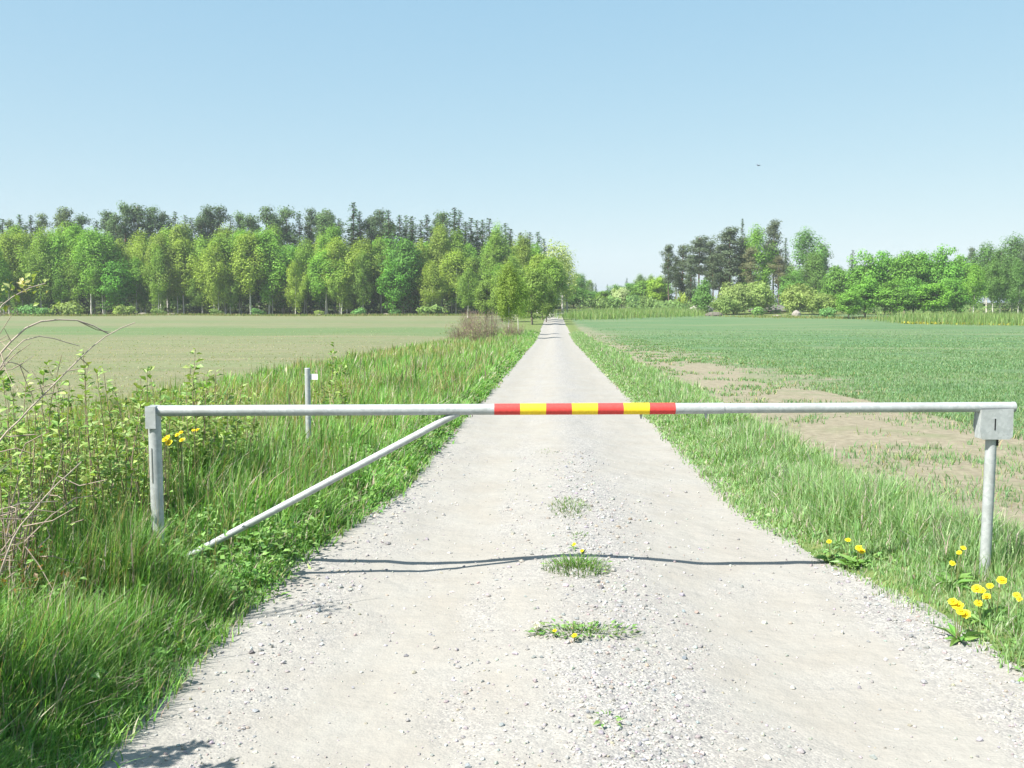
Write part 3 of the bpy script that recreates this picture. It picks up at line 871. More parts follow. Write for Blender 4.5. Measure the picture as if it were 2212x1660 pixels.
for i, ((px, py), k, t_) in enumerate(front):
    D = 190 + 6 * ((i * 37) % 10) / 10 + (0 if px < 1080 else -22 * (px - 1080) / 110)
    X_, Y_, h = spot(px, py, D)
    nm = 'birch' if k == 'birch' else 'leafy tree'
    look = {YEL: 'yellow-green', GRN: 'fresh green', MID: 'mid-green', OLV: 'olive-green'}.get(t_, 'dense green')
    plant(k, X_, Y_, h, (1.4 if k == 'birch' else 1.05) * 12 / max(h, 8) * random.uniform(0.8, 1.2), t_, f'{look} {nm}, {nth(i + 1)} tree from the road along the left wood edge', 'tree', 'front row of the left wood')
for i in range(40):
    px = 1150 - i * 30 + random.uniform(-12, 12)
    top = 565 + random.uniform(-30, 38)
    D = 189 + random.uniform(-2, 9)
    X_, Y_, h = spot(px, top, D)
    plant('birch' if i % 5 else 'broadleaf', X_, Y_, h, random.uniform(0.9, 1.3) * 11 / max(h, 6), random.choice([YEL, GRN, MID, OLV, (.7, .8, .7)]), f'low young leafy tree before the left wood, {nth(i + 1)} low one from the road', 'tree', 'young trees before the left wood')
# second rank, filling behind the birches
n2 = 38
for i in range(n2):
    px = 1185 - i * 33 + random.uniform(-9, 9)
    top = interp(px, [0, 300, 700, 950, 1100, 1190], [505, 500, 505, 510, 520, 545]) + random.uniform(-12, 22)
    D = 203 + random.uniform(-3, 7) - (0 if px < 1080 else 14 * (px - 1080) / 110)
    X_, Y_, h = spot(px, top, D)
    k = random.choices(['birch', 'spruce', 'broadleaf'], [6, 3, 1.5])[0]
    t_ = random.choice([YEL, GRN, MID, OLV]) if k == 'birch' else (1, 1, 1)
    plant(k, X_, Y_, h, {'birch': 1.05, 'spruce': 1.0, 'broadleaf': 0.8}[k], t_, f'{"birch" if k == "birch" else k} {nth(i + 1)} from the road in the second rank of the left wood', 'tree', 'second rank of the left wood')
for i in range(44):
    px = 1190 - i * 29 + random.uniform(-8, 8)
    top = interp(px, [0, 300, 700, 950, 1100, 1190], [476, 472, 466, 478, 508, 550]) + random.uniform(0, 26)
    D = 236 + random.uniform(-4, 10) - (0 if px < 1080 else 22 * (px - 1080) / 110)
    X_, Y_, h = spot(px, top, D)
    plant('spruce' if i % 4 else 'pine', X_, Y_, h, 1.5 if i % 4 else 1.0, (1, 1.15, .85), f'shaded conifer deep in the left wood, {nth(i + 1)} from the road', 'tree', 'deep conifers of the left wood')
# skyline conifers
skyl = [(z1(x_, y_), k) for x_, y_, k in [(15, 175, 'spruce'), (60, 190, 'pine'), (125, 145, 'spruce'), (200, 150, 'spruce'), (280, 145, 'pine'), (410, 112, 'pine'), (520, 150, 'pine'), (620, 190, 'spruce'), (690, 128, 'pine'), (740, 150, 'pine'), (810, 78, 'pine'),
    (875, 92, 'pine'), (965, 104, 'pine'), (1035, 135, 'pine'), (1080, 150, 'spruce'), (1128, 128, 'spruce'), (1185, 150, 'spruce'), (1228, 165, 'spruce'), (1280, 155, 'pine'), (1340, 104, 'pine'), (1418, 98, 'pine'), (1478, 150, 'spruce'), (1550, 138, 'pine'), (1620, 160, 'pine'), (1700, 98, 'pine'),
    (1760, 150, 'pine'), (1830, 104, 'pine'), (1920, 140, 'spruce'), (2005, 112, 'pine'), (2060, 150, 'pine'), (2120, 124, 'pine')]]
skyl += [(z2(x_, y_), k) for x_, y_, k in [(20, 150, 'pine'), (120, 170, 'spruce'), (215, 68, 'spruce'), (255, 125, 'spruce'), (320, 160, 'pine'), (375, 118, 'pine'), (440, 118, 'spruce'), (512, 148, 'spruce'), (550, 152, 'spruce'), (592, 158, 'spruce'), (650, 180, 'spruce'), (690, 145, 'spruce'),
    (760, 160, 'pine'), (805, 135, 'pine'), (860, 100, 'spruce'), (892, 118, 'spruce'), (935, 190, 'spruce'), (970, 168, 'spruce'), (1010, 182, 'spruce'), (1045, 178, 'spruce'), (1088, 172, 'spruce'), (1145, 230, 'birch'), (1190, 200, 'spruce'), (1225, 238, 'spruce'), (1290, 262, 'spruce'), (1350, 258, 'spruce'), (1400, 258, 'spruce'), (1440, 300, 'spruce')]]
skyl.sort(key=lambda f: -f[0][0])
for i, ((px, py), k) in enumerate(skyl):
    D = 222 + 5 * ((i * 13) % 7) / 2 - (0 if px < 1080 else 18 * (px - 1080) / 110)
    X_, Y_, h = spot(px, py, D)
    plant(k, X_, Y_, h, (1.6 if k == 'spruce' else (0.75, 0.9, 1.05)[i % 3]), random.choice([(.95, 1.2, .8), (0.8, 1.0, .75), (1.15, 1.25, .85)]), f'dark {k} on the skyline of the left wood, {nth(i + 1)} treetop from the road', 'tree', 'skyline of the left wood')
# pale half-bare trees where the road enters the wood
for i, (zx, zy, w) in enumerate([(1500, 345, 1.2), (1560, 362, 1.15), (1590, 430, 1.1)]):
    px, py = z2(zx, zy); X_, Y_, h = spot(px, py, 186 + 5 * i)
    plant('thin_birch', X_, Y_, h, w * 0.9, (1.5, 1.25, 1.9), f'pale half-bare tree at the road bend, {["tallest", "middle", "lowest"][i]} of three', 'tree', 'pale trees at the road bend')
# lone small birches by the track whose shadows cross the gravel
X_, Y_, h = spot(1098, 575, 78); plant('birch', X_, Y_, h, 0.95, (.75, .76, .65), 'small yellow-green birch standing alone beside the bare bushes on the left verge', 'tree', var=0)
X_, Y_, h = spot(1120, 600, 90); plant('birch', X_, Y_, h, 1.0, MID, 'small birch just behind the lone roadside birch on the left verge', 'tree', var=2)
# bushy growth near the road, left
for i, (px, top, D, w, k) in enumerate([(1150, 575, 128, 1.0, 'broadleaf'), (1085, 590, 140, 1.0, 'broadleaf'), (1172, 590, 150, 0.9, 'broadleaf'), (1050, 600, 150, 1.0, 'broadleaf'), (1110, 560, 160, 1.0, 'birch'), (1010, 585, 165, 1.2, 'birch'), (1190, 560, 172, 1.1, 'birch'), (1180, 610, 140, 0.9, 'broadleaf')]):
    X_, Y_, h = spot(px, top, D)
    plant(k, X_, Y_, h, w, (1.25, 0.85, 1.1) if k == 'broadleaf' else (.72, .82, .75), f'leafy green roadside tree before the left wood, {["nearest the camera", "second nearest", "closest to the gravel", "deepest in shade", "tall birch in the middle", "birch farthest from the gravel", "tall birch at the gravel", "low one at the gravel"][i]}', 'tree', 'roadside trees before the left wood')
for i, (px, top, D, w) in enumerate([(1030, 672, 58, 0.75), (992, 695, 62, 0.7), (1058, 668, 66, 0.75), (1105, 690, 74, 0.7), (1012, 668, 84, 0.9)]):
    X_, Y_, h = spot(px, top, D)
    plant('bare_bush', X_, Y_, h, w * 1.0 * 2.6 / max(h, 1) if h < 2.0 else w, (1, 1, 1), f'brown leafless bush on the left verge, {nth(i + 1)} from the barrier', 'bush', 'brown bushes on the left verge')
for i, (px, D, h) in enumerate([(270, 186, 2.0), (345, 187, 1.3), (100, 186, 1.6), (60, 187, 2.2), (560, 188, 1.3), (920, 186, 1.8), (945, 187, 2.2), (775, 186, 1.4), (690, 188, 1.0), (150, 186, 2.8), (470, 188, 1.2), (855, 187, 1.2)]):
    X_ = (px - 1106) / _F * D
    plant('low_bush', X_, D, h, 1.1, random.choice([(1.1, 1, 1), (0.8, 1, 1), (1.35, 1.1, 1)]), f'low bush at the foot of the left wood, {nth([270,345,100,60,560,920,945,775,690,150,470,855].index(px) + 1)} of the scattered ones', 'bush', 'bushes at the foot of the left wood')

# --- right of the road
PN = (0.9, 0.95, 0.9)
right = [
 (365, 238, 214, 'pine', 1.0, PN, 'leftmost narrow pine of the right-hand pine group'),
 (430, 238, 218, 'pine', 1.15, PN, 'pine second in the right-hand group beside the narrow one'),
 (520, 198, 214, 'pine', 1.35, PN, 'broad grey-green pine behind the young conical tree'),
 (620, 235, 220, 'pine', 1.25, PN, 'shorter pine between the broad pine and the tallest pines'),
 (690, 148, 216, 'pine', 1.5, PN, 'large rounded pine in the middle of the right-hand group'),
 (745, 98, 226, 'spruce', 0.8, (1.1, 1.1, 1.1), 'thin spire-topped spruce rising above the large rounded pine'),
 (820, 160, 216, 'birch', 1.05, GRN, 'light green birch among the dark pines right of the road'),
 (780, 250, 208, 'pine', 1.2, (1.15, .95, .8), 'brownish lower pine before the light green birch'),
 (915, 112, 220, 'pine', 0.95, (1.0, 1, .95), 'tall slender pine right of the light green birch'),
 (970, 198, 226, 'spruce', 1.1, (1.2, 1.2, 1.4), 'narrow spruce tucked behind the tall slender pine'),
 (940, 300, 210, 'pine', 1.2, (1.2, .95, .8), 'rusty-stemmed short pine below the tall slender pine'),
 (1085, 172, 216, 'birch', 1.3, (0.62, .85, 1.1), 'airy blue-green tree standing apart right of the pines'),
 (1170, 238, 216, 'pine', 1.0, PN, 'dark pine leaning on the airy blue-green tree'),
 (1200, 380, 200, 'broadleaf', 0.7, (1, .85, 1.1), 'small leafy tree between the pines and the bright green grove'),
 (1240, 328, 186, 'broadleaf', 0.8, (1, .9, 1), 'leafy tree at the left shoulder of the bright green grove'),
 (1320, 262, 196, 'spruce', 1.2, (1, 1, 1.2), 'dark spruce poking up at the left of the bright green grove'),
 (1390, 275, 178, 'broadleaf', 1.0, (1.05, 1, 1), 'bright green grove tree, first from its left end'),
 (1500, 255, 180, 'broadleaf', 1.0, (.95, 1, 1), 'bright green grove tree, second from its left end'),
 (1600, 250, 176, 'broadleaf', 1.0, (1.1, 1.02, 1), 'bright green grove tree, third from its left end'),
 (1700, 258, 180, 'broadleaf', 1.0, (.95, .98, 1), 'bright green grove tree, fourth from its left end'),
 (1810, 248, 176, 'broadleaf', 1.0, (1, 1, 1), 'bright green grove tree, fifth from its left end'),
 (1895, 275, 180, 'broadleaf', 0.9, (1.05, 1, .9), 'bright green grove tree at its right end'),
 (1300, 470, 160, 'broadleaf', 0.85, (1.2, 1.05, 1.1), 'low bright tree with pale trunk before the grove'),
 (1390, 400, 164, 'broadleaf', 0.9, (1.1, 1.05, 1), 'lower grove tree in front, first from the pale trunk'),
 (1540, 420, 162, 'broadleaf', 0.95, (1.1, 1.0, 1), 'lower grove tree in front, second from the pale trunk'),
 (1640, 400, 166, 'broadleaf', 0.9, (.95, .95, 1), 'lower grove tree in front, third from the pale trunk'),
 (1745, 425, 162, 'broadleaf', 0.95, (1.15, 1.05, .9), 'lower grove tree in front, fourth from the pale trunk'),
 (1860, 400, 164, 'broadleaf', 0.85, (1, 1, 1), 'lower grove tree in front, fifth from the pale trunk'),
 (1955, 350, 162, 'birch', 1.1, GRN, 'bright birch closing the right end of the grove'),
 (1945, 252, 196, 'pine', 0.8, (.9, 1, 1), 'dark treetop behind the right end of the grove'),
 (2030, 245, 190, 'birch', 1.2, (.5, .68, .9), 'dull green tree first right of the grove'),
 (2100, 268, 186, 'birch', 1.2, (.5, .66, .8), 'dull green tree second right of the grove'),
 (2165, 205, 192, 'birch', 1.3, (.52, .7, .95), 'tallest dull green tree at the right picture edge'),
 (2215, 225, 188, 'pine', 1.0, (.95, 1.05, 1), 'dark pine cut by the right picture edge'),
 (2290, 230, 190, 'birch', 1.2, (.5, .66, .8), 'dull green tree beyond the right picture edge'),
 (2060, 330, 172, 'birch', 1.1, (.55, .72, .8), 'lower dull tree before the dull green trees'),
 (2190, 330, 170, 'birch', 1.1, (.5, .68, .8), 'lower dull tree near the right picture edge'),
 (540, 418, 190, 'conical', 0.9, (.9, .95, 1), 'young conical green tree in front of the pines'),
 (300, 395, 220, 'broadleaf', 0.75, (1.8, 1.25, 1), 'yellow-green tree left of the right-hand pines'),
 (570, 215, 222, 'pine', 1.2, PN, 'pine just right of the broad grey-green pine'),
 (400, 300, 222, 'pine', 1.2, PN, 'lower pine behind the leftmost narrow pine'),
 (745, 200, 220, 'pine', 1.3, PN, 'dark pine between the large rounded pine and the light birch'),
 (880, 230, 224, 'pine', 1.1, PN, 'dark pine behind the light green birch'),
 (1120, 290, 212, 'birch', 1.3, (.6, .75, .8), 'lower blue-green tree beside the airy one'),
 (1010, 380, 200, 'broadleaf', 0.9, (.9, .85, 1), 'leafy tree under the gap right of the tall slender pine'),
 (860, 330, 224, 'spruce', 1.4, (1, 1, 1.1), 'low dark spruce filling the pine group behind the light birch'),
 (470, 330, 226, 'spruce', 1.4, (1, 1, 1.1), 'low dark spruce filling the left of the right-hand pines'),
 (660, 330, 228, 'spruce', 1.5, (1, 1, 1.1), 'low dark spruce behind the large rounded pine'),
 (1040, 330, 228, 'spruce', 1.5, (1, 1, 1.1), 'low dark spruce behind the airy blue-green tree'),
 (-40, 455, 250, 'spruce', 1.5, (1, 1, 1.1), 'low dark spruce left in the road gap'),
 (-105, 395, 240, 'birch', 1.5, (.6, .8, 1.0), 'dull birch at the left side of the road gap'),
 (-80, 430, 246, 'spruce', 1.5, (1, 1, 1.1), 'dark spruce at the left side of the road gap'),
 (-20, 480, 236, 'broadleaf', 1.0, (.9, .85, 1.1), 'round small tree low in the road gap'),
 (-135, 440, 215, 'broadleaf', 0.9, (.9, .8, 1), 'dark leafy tree where the road turns'),
 (15, 470, 228, 'broadleaf', 0.9, (1.2, .95, 1), 'small leafy tree right of the road gap'),
 (-60, 470, 232, 'broadleaf', 1.1, (.9, .85, 1), 'dark leafy tree filling the left of the road gap'),
 (90, 445, 240, 'broadleaf', 1.1, (1, .9, 1), 'leafy tree between the two far spruces'),
 (170, 430, 236, 'broadleaf', 1.1, (.95, .9, 1), 'leafy tree right of the second far spruce'),
 (240, 415, 232, 'broadleaf', 1.1, (1.1, .9, 1), 'leafy tree left of the yellow-green tree'),
 (330, 430, 226, 'broadleaf', 1.0, (1, .85, 1), 'leafy tree squeezed between yellow-green tree and pines'),
 (600, 290, 208, 'pine', 1.3, PN, 'low spreading pine in front of the large rounded pine'),
 (470, 290, 210, 'pine', 1.2, PN, 'low spreading pine before the second pine'),
 (40, 440, 262, 'spruce', 1.3, (1, 1, 1.2), 'far spruce just right of the road gap'),
 (80, 455, 268, 'birch', 1.2, MID, 'far birch beside the first spruce right of the gap'),
 (140, 408, 262, 'spruce', 1.3, (1, 1, 1.3), 'second far spruce right of the road gap'),
 (210, 398, 268, 'birch', 1.4, (.7, .8, 1.1), 'dull far birch right of the two far spruces'),
 (265, 400, 262, 'birch', 1.3, MID, 'far birch next to the yellow-green tree'),
]
for zx, zy, D, k, w, t_, lb in right:
    px, py = z3(zx, zy); X_, Y_, h = spot(px, py, D)
    plant(k, X_, Y_, h, w * (1.0 if k != 'broadleaf' else 11 / max(h, 6)), t_, lb, 'tree', 'trees right of the road')
for zx, zy, D, k, w, t_, lb in [
 (700, 440, 186, 'willow', 1.0, (1, 1, 1), 'pale willow bush, left one of the wide pair before the pines'),
 (820, 428, 188, 'willow', 1.15, (.95, 1, .9), 'pale willow bush, middle one before the pines'),
 (1040, 448, 182, 'willow', 1.05, (1.05, 1.05, .9), 'rounded pale willow bush between the pines and the grove'),
 (1170, 490, 178, 'willow', 0.9, (.95, 1, .8), 'low pale willow bush touching the bright green grove'),
 (660, 500, 184, 'willow', 0.8, (.9, 1, .9), 'small low willow bush at the foot of the wide pair'),
 (435, 478, 200, 'low_bush', 1.0, (1.6, 1.25, .8), 'small yellow-green bush left of the conical tree'),
 (420, 535, 186, 'low_bush', 1.3, (1, 1, 1), 'low dark bush by the pale boulders'),
 (110, 458, 215, 'willow', 0.75, (1.35, 1.25, 1.9), 'whitish blossoming bush beyond the tall grass near the road'),
 (250, 500, 200, 'low_bush', 1.4, (1.1, 1, 1), 'low bush between the tall grass and the pines'),
 (0, 505, 200, 'low_bush', 2.0, (1.1, 1, 1), 'wide bush right beside the road gap'),
 (60, 500, 205, 'low_bush', 1.8, (1, 1, 1), 'bush under the far spruces by the road'),
 (180, 490, 210, 'low_bush', 1.4, (.9, 1, 1), 'bush right of the whitish blossoming bush'),
 (830, 560, 180, 'low_bush', 1.2, (1, 1.05, 1), 'low bush on the field edge below the willows'),
 (1190, 560, 165, 'low_bush', 1.2, (.8, 1, 1), 'dark low bush at the left foot of the grove'),
 (1690, 590, 158, 'low_bush', 0.8, (1.4, 1.15, 1), 'tiny yellow-green bush at the foot of the grove')]:
    px, py = z3(zx, zy); X_, Y_, h = spot(px, py, D)
    plant(k, X_, Y_, h, w * NOM[k] / max(h, 1.2) * (0.9 if k == 'willow' else 0.75), t_, lb, 'bush', 'bushes right of the road')
# trees far behind so the gap closes on wood, not on bare hill
for i in range(16):
    px = 1245 + i * 14 if i < 4 else 1430 + (i - 4) * 70
    D = 300 + random.uniform(-12, 20)
    top = interp(px, [1230, 1290, 1320, 1430, 2250], [592, 612, 610, 590, 560]) + random.uniform(-6, 8)
    X_, Y_, h = spot(px, top, D)
    plant('spruce' if i % 2 else 'birch', X_, Y_, h, 1.3, (1, 1, 1.2), f'distant tree far behind the right-hand wood, {nth(i + 1)} from the road gap', 'tree', 'distant trees')

# --- shaded undergrowth between the trunks
def undergrowth():
    g = G()
    def strip(n, x0, x1, y0, y1, hmax, base):
        x = RNG.uniform(x0, x1, n); y = RNG.uniform(y0, y1, n)
        hh = hmax * (0.25 + fbm(x * 0.15, y * 0.15, 201) ** 1.5) * RNG.random(n) ** 0.8
        u = x - road_c(y); k = np.abs(u) > 3.5; x, y, hh = x[k], y[k], hh[k]
        P = np.stack([x, y, H(x, y) + hh], 1)
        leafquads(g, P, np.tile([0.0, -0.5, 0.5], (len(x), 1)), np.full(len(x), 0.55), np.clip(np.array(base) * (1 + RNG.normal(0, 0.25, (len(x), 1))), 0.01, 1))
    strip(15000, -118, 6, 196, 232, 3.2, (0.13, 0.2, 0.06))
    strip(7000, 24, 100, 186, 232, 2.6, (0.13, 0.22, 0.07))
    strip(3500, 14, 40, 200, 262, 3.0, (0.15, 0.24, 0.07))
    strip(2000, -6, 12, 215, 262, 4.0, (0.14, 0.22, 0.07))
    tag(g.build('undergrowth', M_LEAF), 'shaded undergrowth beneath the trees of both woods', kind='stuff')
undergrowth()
# --- boulders
def boulder(name_loc, r, col, label, grp):
    g = G()
    import bmesh
    bm = bmesh.new(); bmesh.ops.create_icosphere(bm, subdivisions=2, radius=1.0)
    V = np.array([v.co[:] for v in bm.verts]); T = np.array([[v.index for v in f.verts] for f in bm.faces]); bm.free()
    s = RNG.random() * 50
    d = 1 + 0.45 * (fbm(V[:, 0] * 1.3 + s, V[:, 1] * 1.3 + V[:, 2] * 1.7, 7) - 0.5) + 0.25 * np.abs(fbm(V[:, 2] * 2 + s, V[:, 0] * 2, 9) - 0.5)
    V = V * d[:, None] * np.array(r)
    g.add(V, None, T, col)
    o = g.build('boulder', M_ROCK)
    o.location = (name_loc[0], name_loc[1], float(H(name_loc[0], name_loc[1])) + r[2] * 0.25)
    tag(o, label, 'boulder', grp)
for zx, D, r, c, lb in [
 (450, 192, (1.2, 1.0, 0.7), (0.30, 0.285, 0.26), 'pale rounded boulder under the small yellow-green bush'),
 (458, 178, (0.7, 0.6, 0.4), (0.42, 0.4, 0.37), 'small whitish stone in front of the pale rounded boulder'),
 (355, 190, (1.3, 1.0, 0.7), (0.36, 0.34, 0.32), 'grey boulder at the left foot of the pines'),
 (590, 176, (1.6, 1.2, 0.6), (0.13, 0.12, 0.10), 'dark low rock beside the conical tree'),
 (1020, 172, (0.8, 0.7, 0.8), (0.30, 0.275, 0.25), 'upright pale boulder under the rounded willow bush'),
 (920, 172, (0.8, 0.6, 0.25), (0.28, 0.26, 0.23), 'flat pale stone on the field edge between willows'),
 (880, 196, (4.0, 2.2, 1.2), (0.15, 0.14, 0.14), 'long grey rock outcrop between the two wide willows'),
 (520, 194, (2.6, 1.6, 1.2), (0.3, 0.28, 0.26), 'grey rock behind the dark low rock')]:
    px, _ = z3(zx, 0); boulder(((px - 1106) / _F * D, D), r, c, lb, 'stones right of the road')
for px, D, r, lb in [(835, 186, (1.0, .8, .5), 'grey stone before the left wood near its tall trunks'), (690, 187, (.9, .7, .4), 'small grey stone left of the tall-trunked birches'), (310, 187, (1.6, 1, .6), 'wide grey stone at the foot of the left wood'), (372, 187, (1.4, 1, .5), 'flat grey stone beside the wide one under the left birches'), (1085, 70, (.5, .4, .25), 'pale stone in the grass under the lone birch')]:
    boulder(((px - 1106) / _F * D, D), tuple(q * 0.6 for q in r), (0.19, 0.175, 0.155), lb, 'stones left of the road')

# ------------------------------------------------------------------ BARRIER
def mat_galv():
    m, n, l = mat_new('galvanised_steel')
    tc = n.new('ShaderNodeTexCoord')
    v = n.new('ShaderNodeTexVoronoi'); v.inputs['Scale'].default_value = 55; l.new(tc.outputs['Object'], v.inputs['Vector'])
    nz = n.new('ShaderNodeTexNoise'); nz.inputs['Scale'].default_value = 6; nz.inputs['Detail'].default_value = 6; l.new(tc.outputs['Object'], nz.inputs['Vector'])
    s = n.new('ShaderNodeSeparateColor'); l.new(v.outputs['Color'], s.inputs[0])
    mx = n.new('ShaderNodeMix'); mx.data_type = 'RGBA'; l.new(s.outputs[0], mx.inputs['Factor'])
    mx.inputs['A'].default_value = (0.33, 0.36, 0.37, 1); mx.inputs['B'].default_value = (0.42, 0.45, 0.46, 1)
    m2 = n.new('ShaderNodeMix'); m2.data_type = 'RGBA'; l.new(mx.outputs['Result'], m2.inputs['A']); m2.inputs['B'].default_value = (0.27, 0.29, 0.275, 1)
    mr = n.new('ShaderNodeMapRange'); mr.inputs['From Min'].default_value = 0.5; mr.inputs['From Max'].default_value = 0.75; mr.inputs['To Max'].default_value = 0.7
    l.new(nz.outputs['Fac'], mr.inputs['Value']); l.new(mr.outputs[0], m2.inputs['Factor'])
    p = n.new('ShaderNodeBsdfPrincipled'); p.inputs['Metallic'].default_value = 0.25; p.inputs['Roughness'].default_value = 0.6
    l.new(m2.outputs['Result'], p.inputs['Base Color'])
    o = n.new('ShaderNodeOutputMaterial'); l.new(p.outputs[0], o.inputs['Surface'])
    return m
M_GALV = mat_galv()
M_SEAM = mat_solid('slit_grey', 0.7, 0.3, 0, 0, attr=False, color=(0.2, 0.21, 0.2))
M_DARK = mat_solid('dark_slot', 0.6, 0.3, 0, 0, attr=False, color=(0.01, 0.01, 0.012))
def mat_film(name, c):
    m = mat_solid(name, 0.65, 0.25, 0, 60, 0.16, 0.0, attr=False, color=c); return m
M_RED = mat_film('red_reflective_film', (0.58, 0.06, 0.055))
M_YEL = mat_film('yellow_reflective_film', (0.80, 0.56, 0.03))

BY = 5.70                                   # distance of the barrier line
def bx(px, py): return at(px, py, BY)
A0, A1 = bx(341, 888), bx(2190, 879.5)
def arm_at(px):
    f = (px - 341) / (2190 - 341); return A0 * (1 - f) + A1 * f
arm = empty('barrier_arm', tuple(arm_at(341)), 'grey steel barrier arm with red and yellow stripes spanning the track', 'barrier')
def local(o, *pts): return [np.asarray(p) - np.array(o.location) for p in pts]
RA = 0.0318
def seg_tube(name, pts, r, mat, parent, n=28, smooth=True):
    g = G(); tube(g, local(parent, *pts), r, n); o = g.build(name, mat, parent, smooth)
    me = o.data
    me.polygons.foreach_set('use_smooth', np.array([len(p.vertices) == 4 for p in me.polygons])); return o
pole = seg_tube('pole', [arm_at(341), arm_at(1068), arm_at(1562)], RA, M_GALV, arm)
seg_tube('extension_pole', [arm_at(1540), arm_at(2188)], RA * 0.91, M_GALV, arm)
seg_tube('end_cap', [arm_at(2187), arm_at(2191.5)], RA * 0.96, M_GALV, arm)
seg_tube('joint_collar', [arm_at(1556), arm_at(1563)], RA * 1.03, M_GALV, arm)
for i in range(7):
    a = 1068 + i * (1458 - 1068) / 7
    r_ = RA + 0.0012 + (0.0004 if i % 2 else 0)
    o = seg_tube('stripe', [arm_at(a), arm_at(a + (1458 - 1068) / 7 + (0.0 if i % 2 == 0 else 0.0))], r_, M_YEL if i % 2 else M_RED, arm); o.parent = pole
    o['label'] = 'yellow stripe' if i % 2 else 'red stripe'
for pxb in (1385, 1525):
    g = G(); p = arm_at(pxb); q = p - [0, 0, RA + 0.026]
    tube(g, local(arm, p - [0, 0, RA - 0.004], p - [0, 0, RA + 0.012]), 0.009, 6); tube(g, local(arm, p - [0, 0, RA + 0.012], q), 0.005, 8)
    g.build('bolt', M_GALV, arm)
b0 = arm_at(990) - [0, 0.0, RA * 0.6]; b1 = bx(352, 1231)
seg_tube('brace', [b0, b0 * 0.5 + b1 * 0.5, b1], 0.0205, M_GALV, arm, 18)
# hinge bracket that clasps the post
g = G()
p = arm_at(341)
box(g, *local(arm, p + [-0.058, -0.046, -0.098], p + [-0.004, -0.0405, 0.030]))
box(g, *local(arm, p + [-0.058, 0.0405, -0.098], p + [-0.004, 0.046, 0.030]))
box(g, *local(arm, p + [-0.004, -0.046, -0.098], p + [0.001, 0.046, 0.030]))
g.build('hinge_bracket', M_GALV, arm)

# left post
pc = bx(333, 888)
lx, ly = pc[0], BY
zb = float(H(lx, ly))
post = empty('hinge_post', (lx, ly, zb), 'grey steel post carrying the hinge, in tall grass on the left verge', 'post')
def pl(x, y, z): return np.array([x, y, z])
g = G(); tube(g, [(0, 0, -0.35), (0.002, 0, 0.5), (0, 0, pc[2] + 0.02 - zb)], 0.036, 24); o = g.build('post_tube', M_GALV, post, True)
g = G(); tube(g, [(0, 0, pc[2] + 0.02 - zb), (0, 0, pc[2] + 0.028 - zb)], [0.0365, 0.034], 24); g.build('post_cap', M_GALV, post)
g = G(); box(g, (-0.011, -0.0385, 0.50), (-0.006, -0.033, 0.70)); g.build('seam', M_SEAM, post)  # narrow dark grey strip standing for the slit in the tube
g = G(); tube(g, [(0, 0, 0.0), (0, 0, 0.06)], 0.046, 24); g.build('lower_collar', M_GALV, post)

# right post with lock housing
pt = bx(2141, 952); pb = bx(2126, 1262)
zb = float(H(pb[0], BY))
post2 = empty('lock_post', (pb[0], BY, zb), 'grey steel post with square lock housing among dandelions on the right verge', 'post')
top = pt - np.array(post2.location); 
d_ = top / top[2]
g = G(); tube(g, [d_ * -0.35, d_ * 0.4, top + d_ * 0.1], 0.0305, 24); g.build('post_tube', M_GALV, post2, True)
hous = [(2121, 885.5), (2190, 884), (2188, 943), (2181, 950), (2122, 950), (2117, 925)]
hw = np.array([at(q[0], q[1], BY - 0.046) - np.array(post2.location) for q in hous])
def plate(g, poly, y0, y1):
    n = len(poly); V = np.concatenate([np.c_[poly[:, 0], np.full(n, y0), poly[:, 2]], np.c_[poly[:, 0], np.full(n, y1), poly[:, 2]]])
    Qp = [(i, n + i, n + (i + 1) % n, (i + 1) % n) for i in range(n)]
    T = [(0, i, i + 1) for i in range(1, n - 1)] + [(n, n + i + 1, n + i) for i in range(1, n - 1)]
    g.add(V, Qp, T)
g = G(); plate(g, hw, -0.046, -0.041); o1 = g.build('lock_housing', M_GALV, post2)
sh = hw.copy(); sh[:, 0] -= 0.0
g = G(); plate(g, sh, 0.036, 0.041); g.build('rear_plate', M_GALV, post2)
g = G()
xl = hw[[0, 5, 4], 0].min(); xr = hw[1, 0]
for xa, xb in ((hw[0, 0] + 0.002, hw[0, 0] + 0.006), (xr - 0.010, xr - 0.006)):
    box(g, (xa, -0.041, hw[4, 2] + 0.004), (xb, 0.036, hw[0, 2] - 0.003))
box(g, (hw[0, 0] + 0.006, -0.041, hw[4, 2] + 0.004), (xr - 0.010, 0.036, hw[4, 2] + 0.009))
g.build('housing_side', M_GALV, post2)
s0 = at(2148, 930, BY - 0.046) - np.array(post2.location); s1 = at(2151.5, 905, BY - 0.046) - np.array(post2.location)
g = G(); box(g, (s0[0], -0.0475, s0[2]), (s1[0], -0.0415, s1[2])); o = g.build('key_slot', M_DARK, o1)
s0 = bx(2149.5, 962) - np.array(post2.location)
g = G(); tube(g, [s0 + [0, -0.02, 0], s0 + [0, -0.02, 0.034]], 0.009, 8); g.build('bolt', M_DARK, post2)

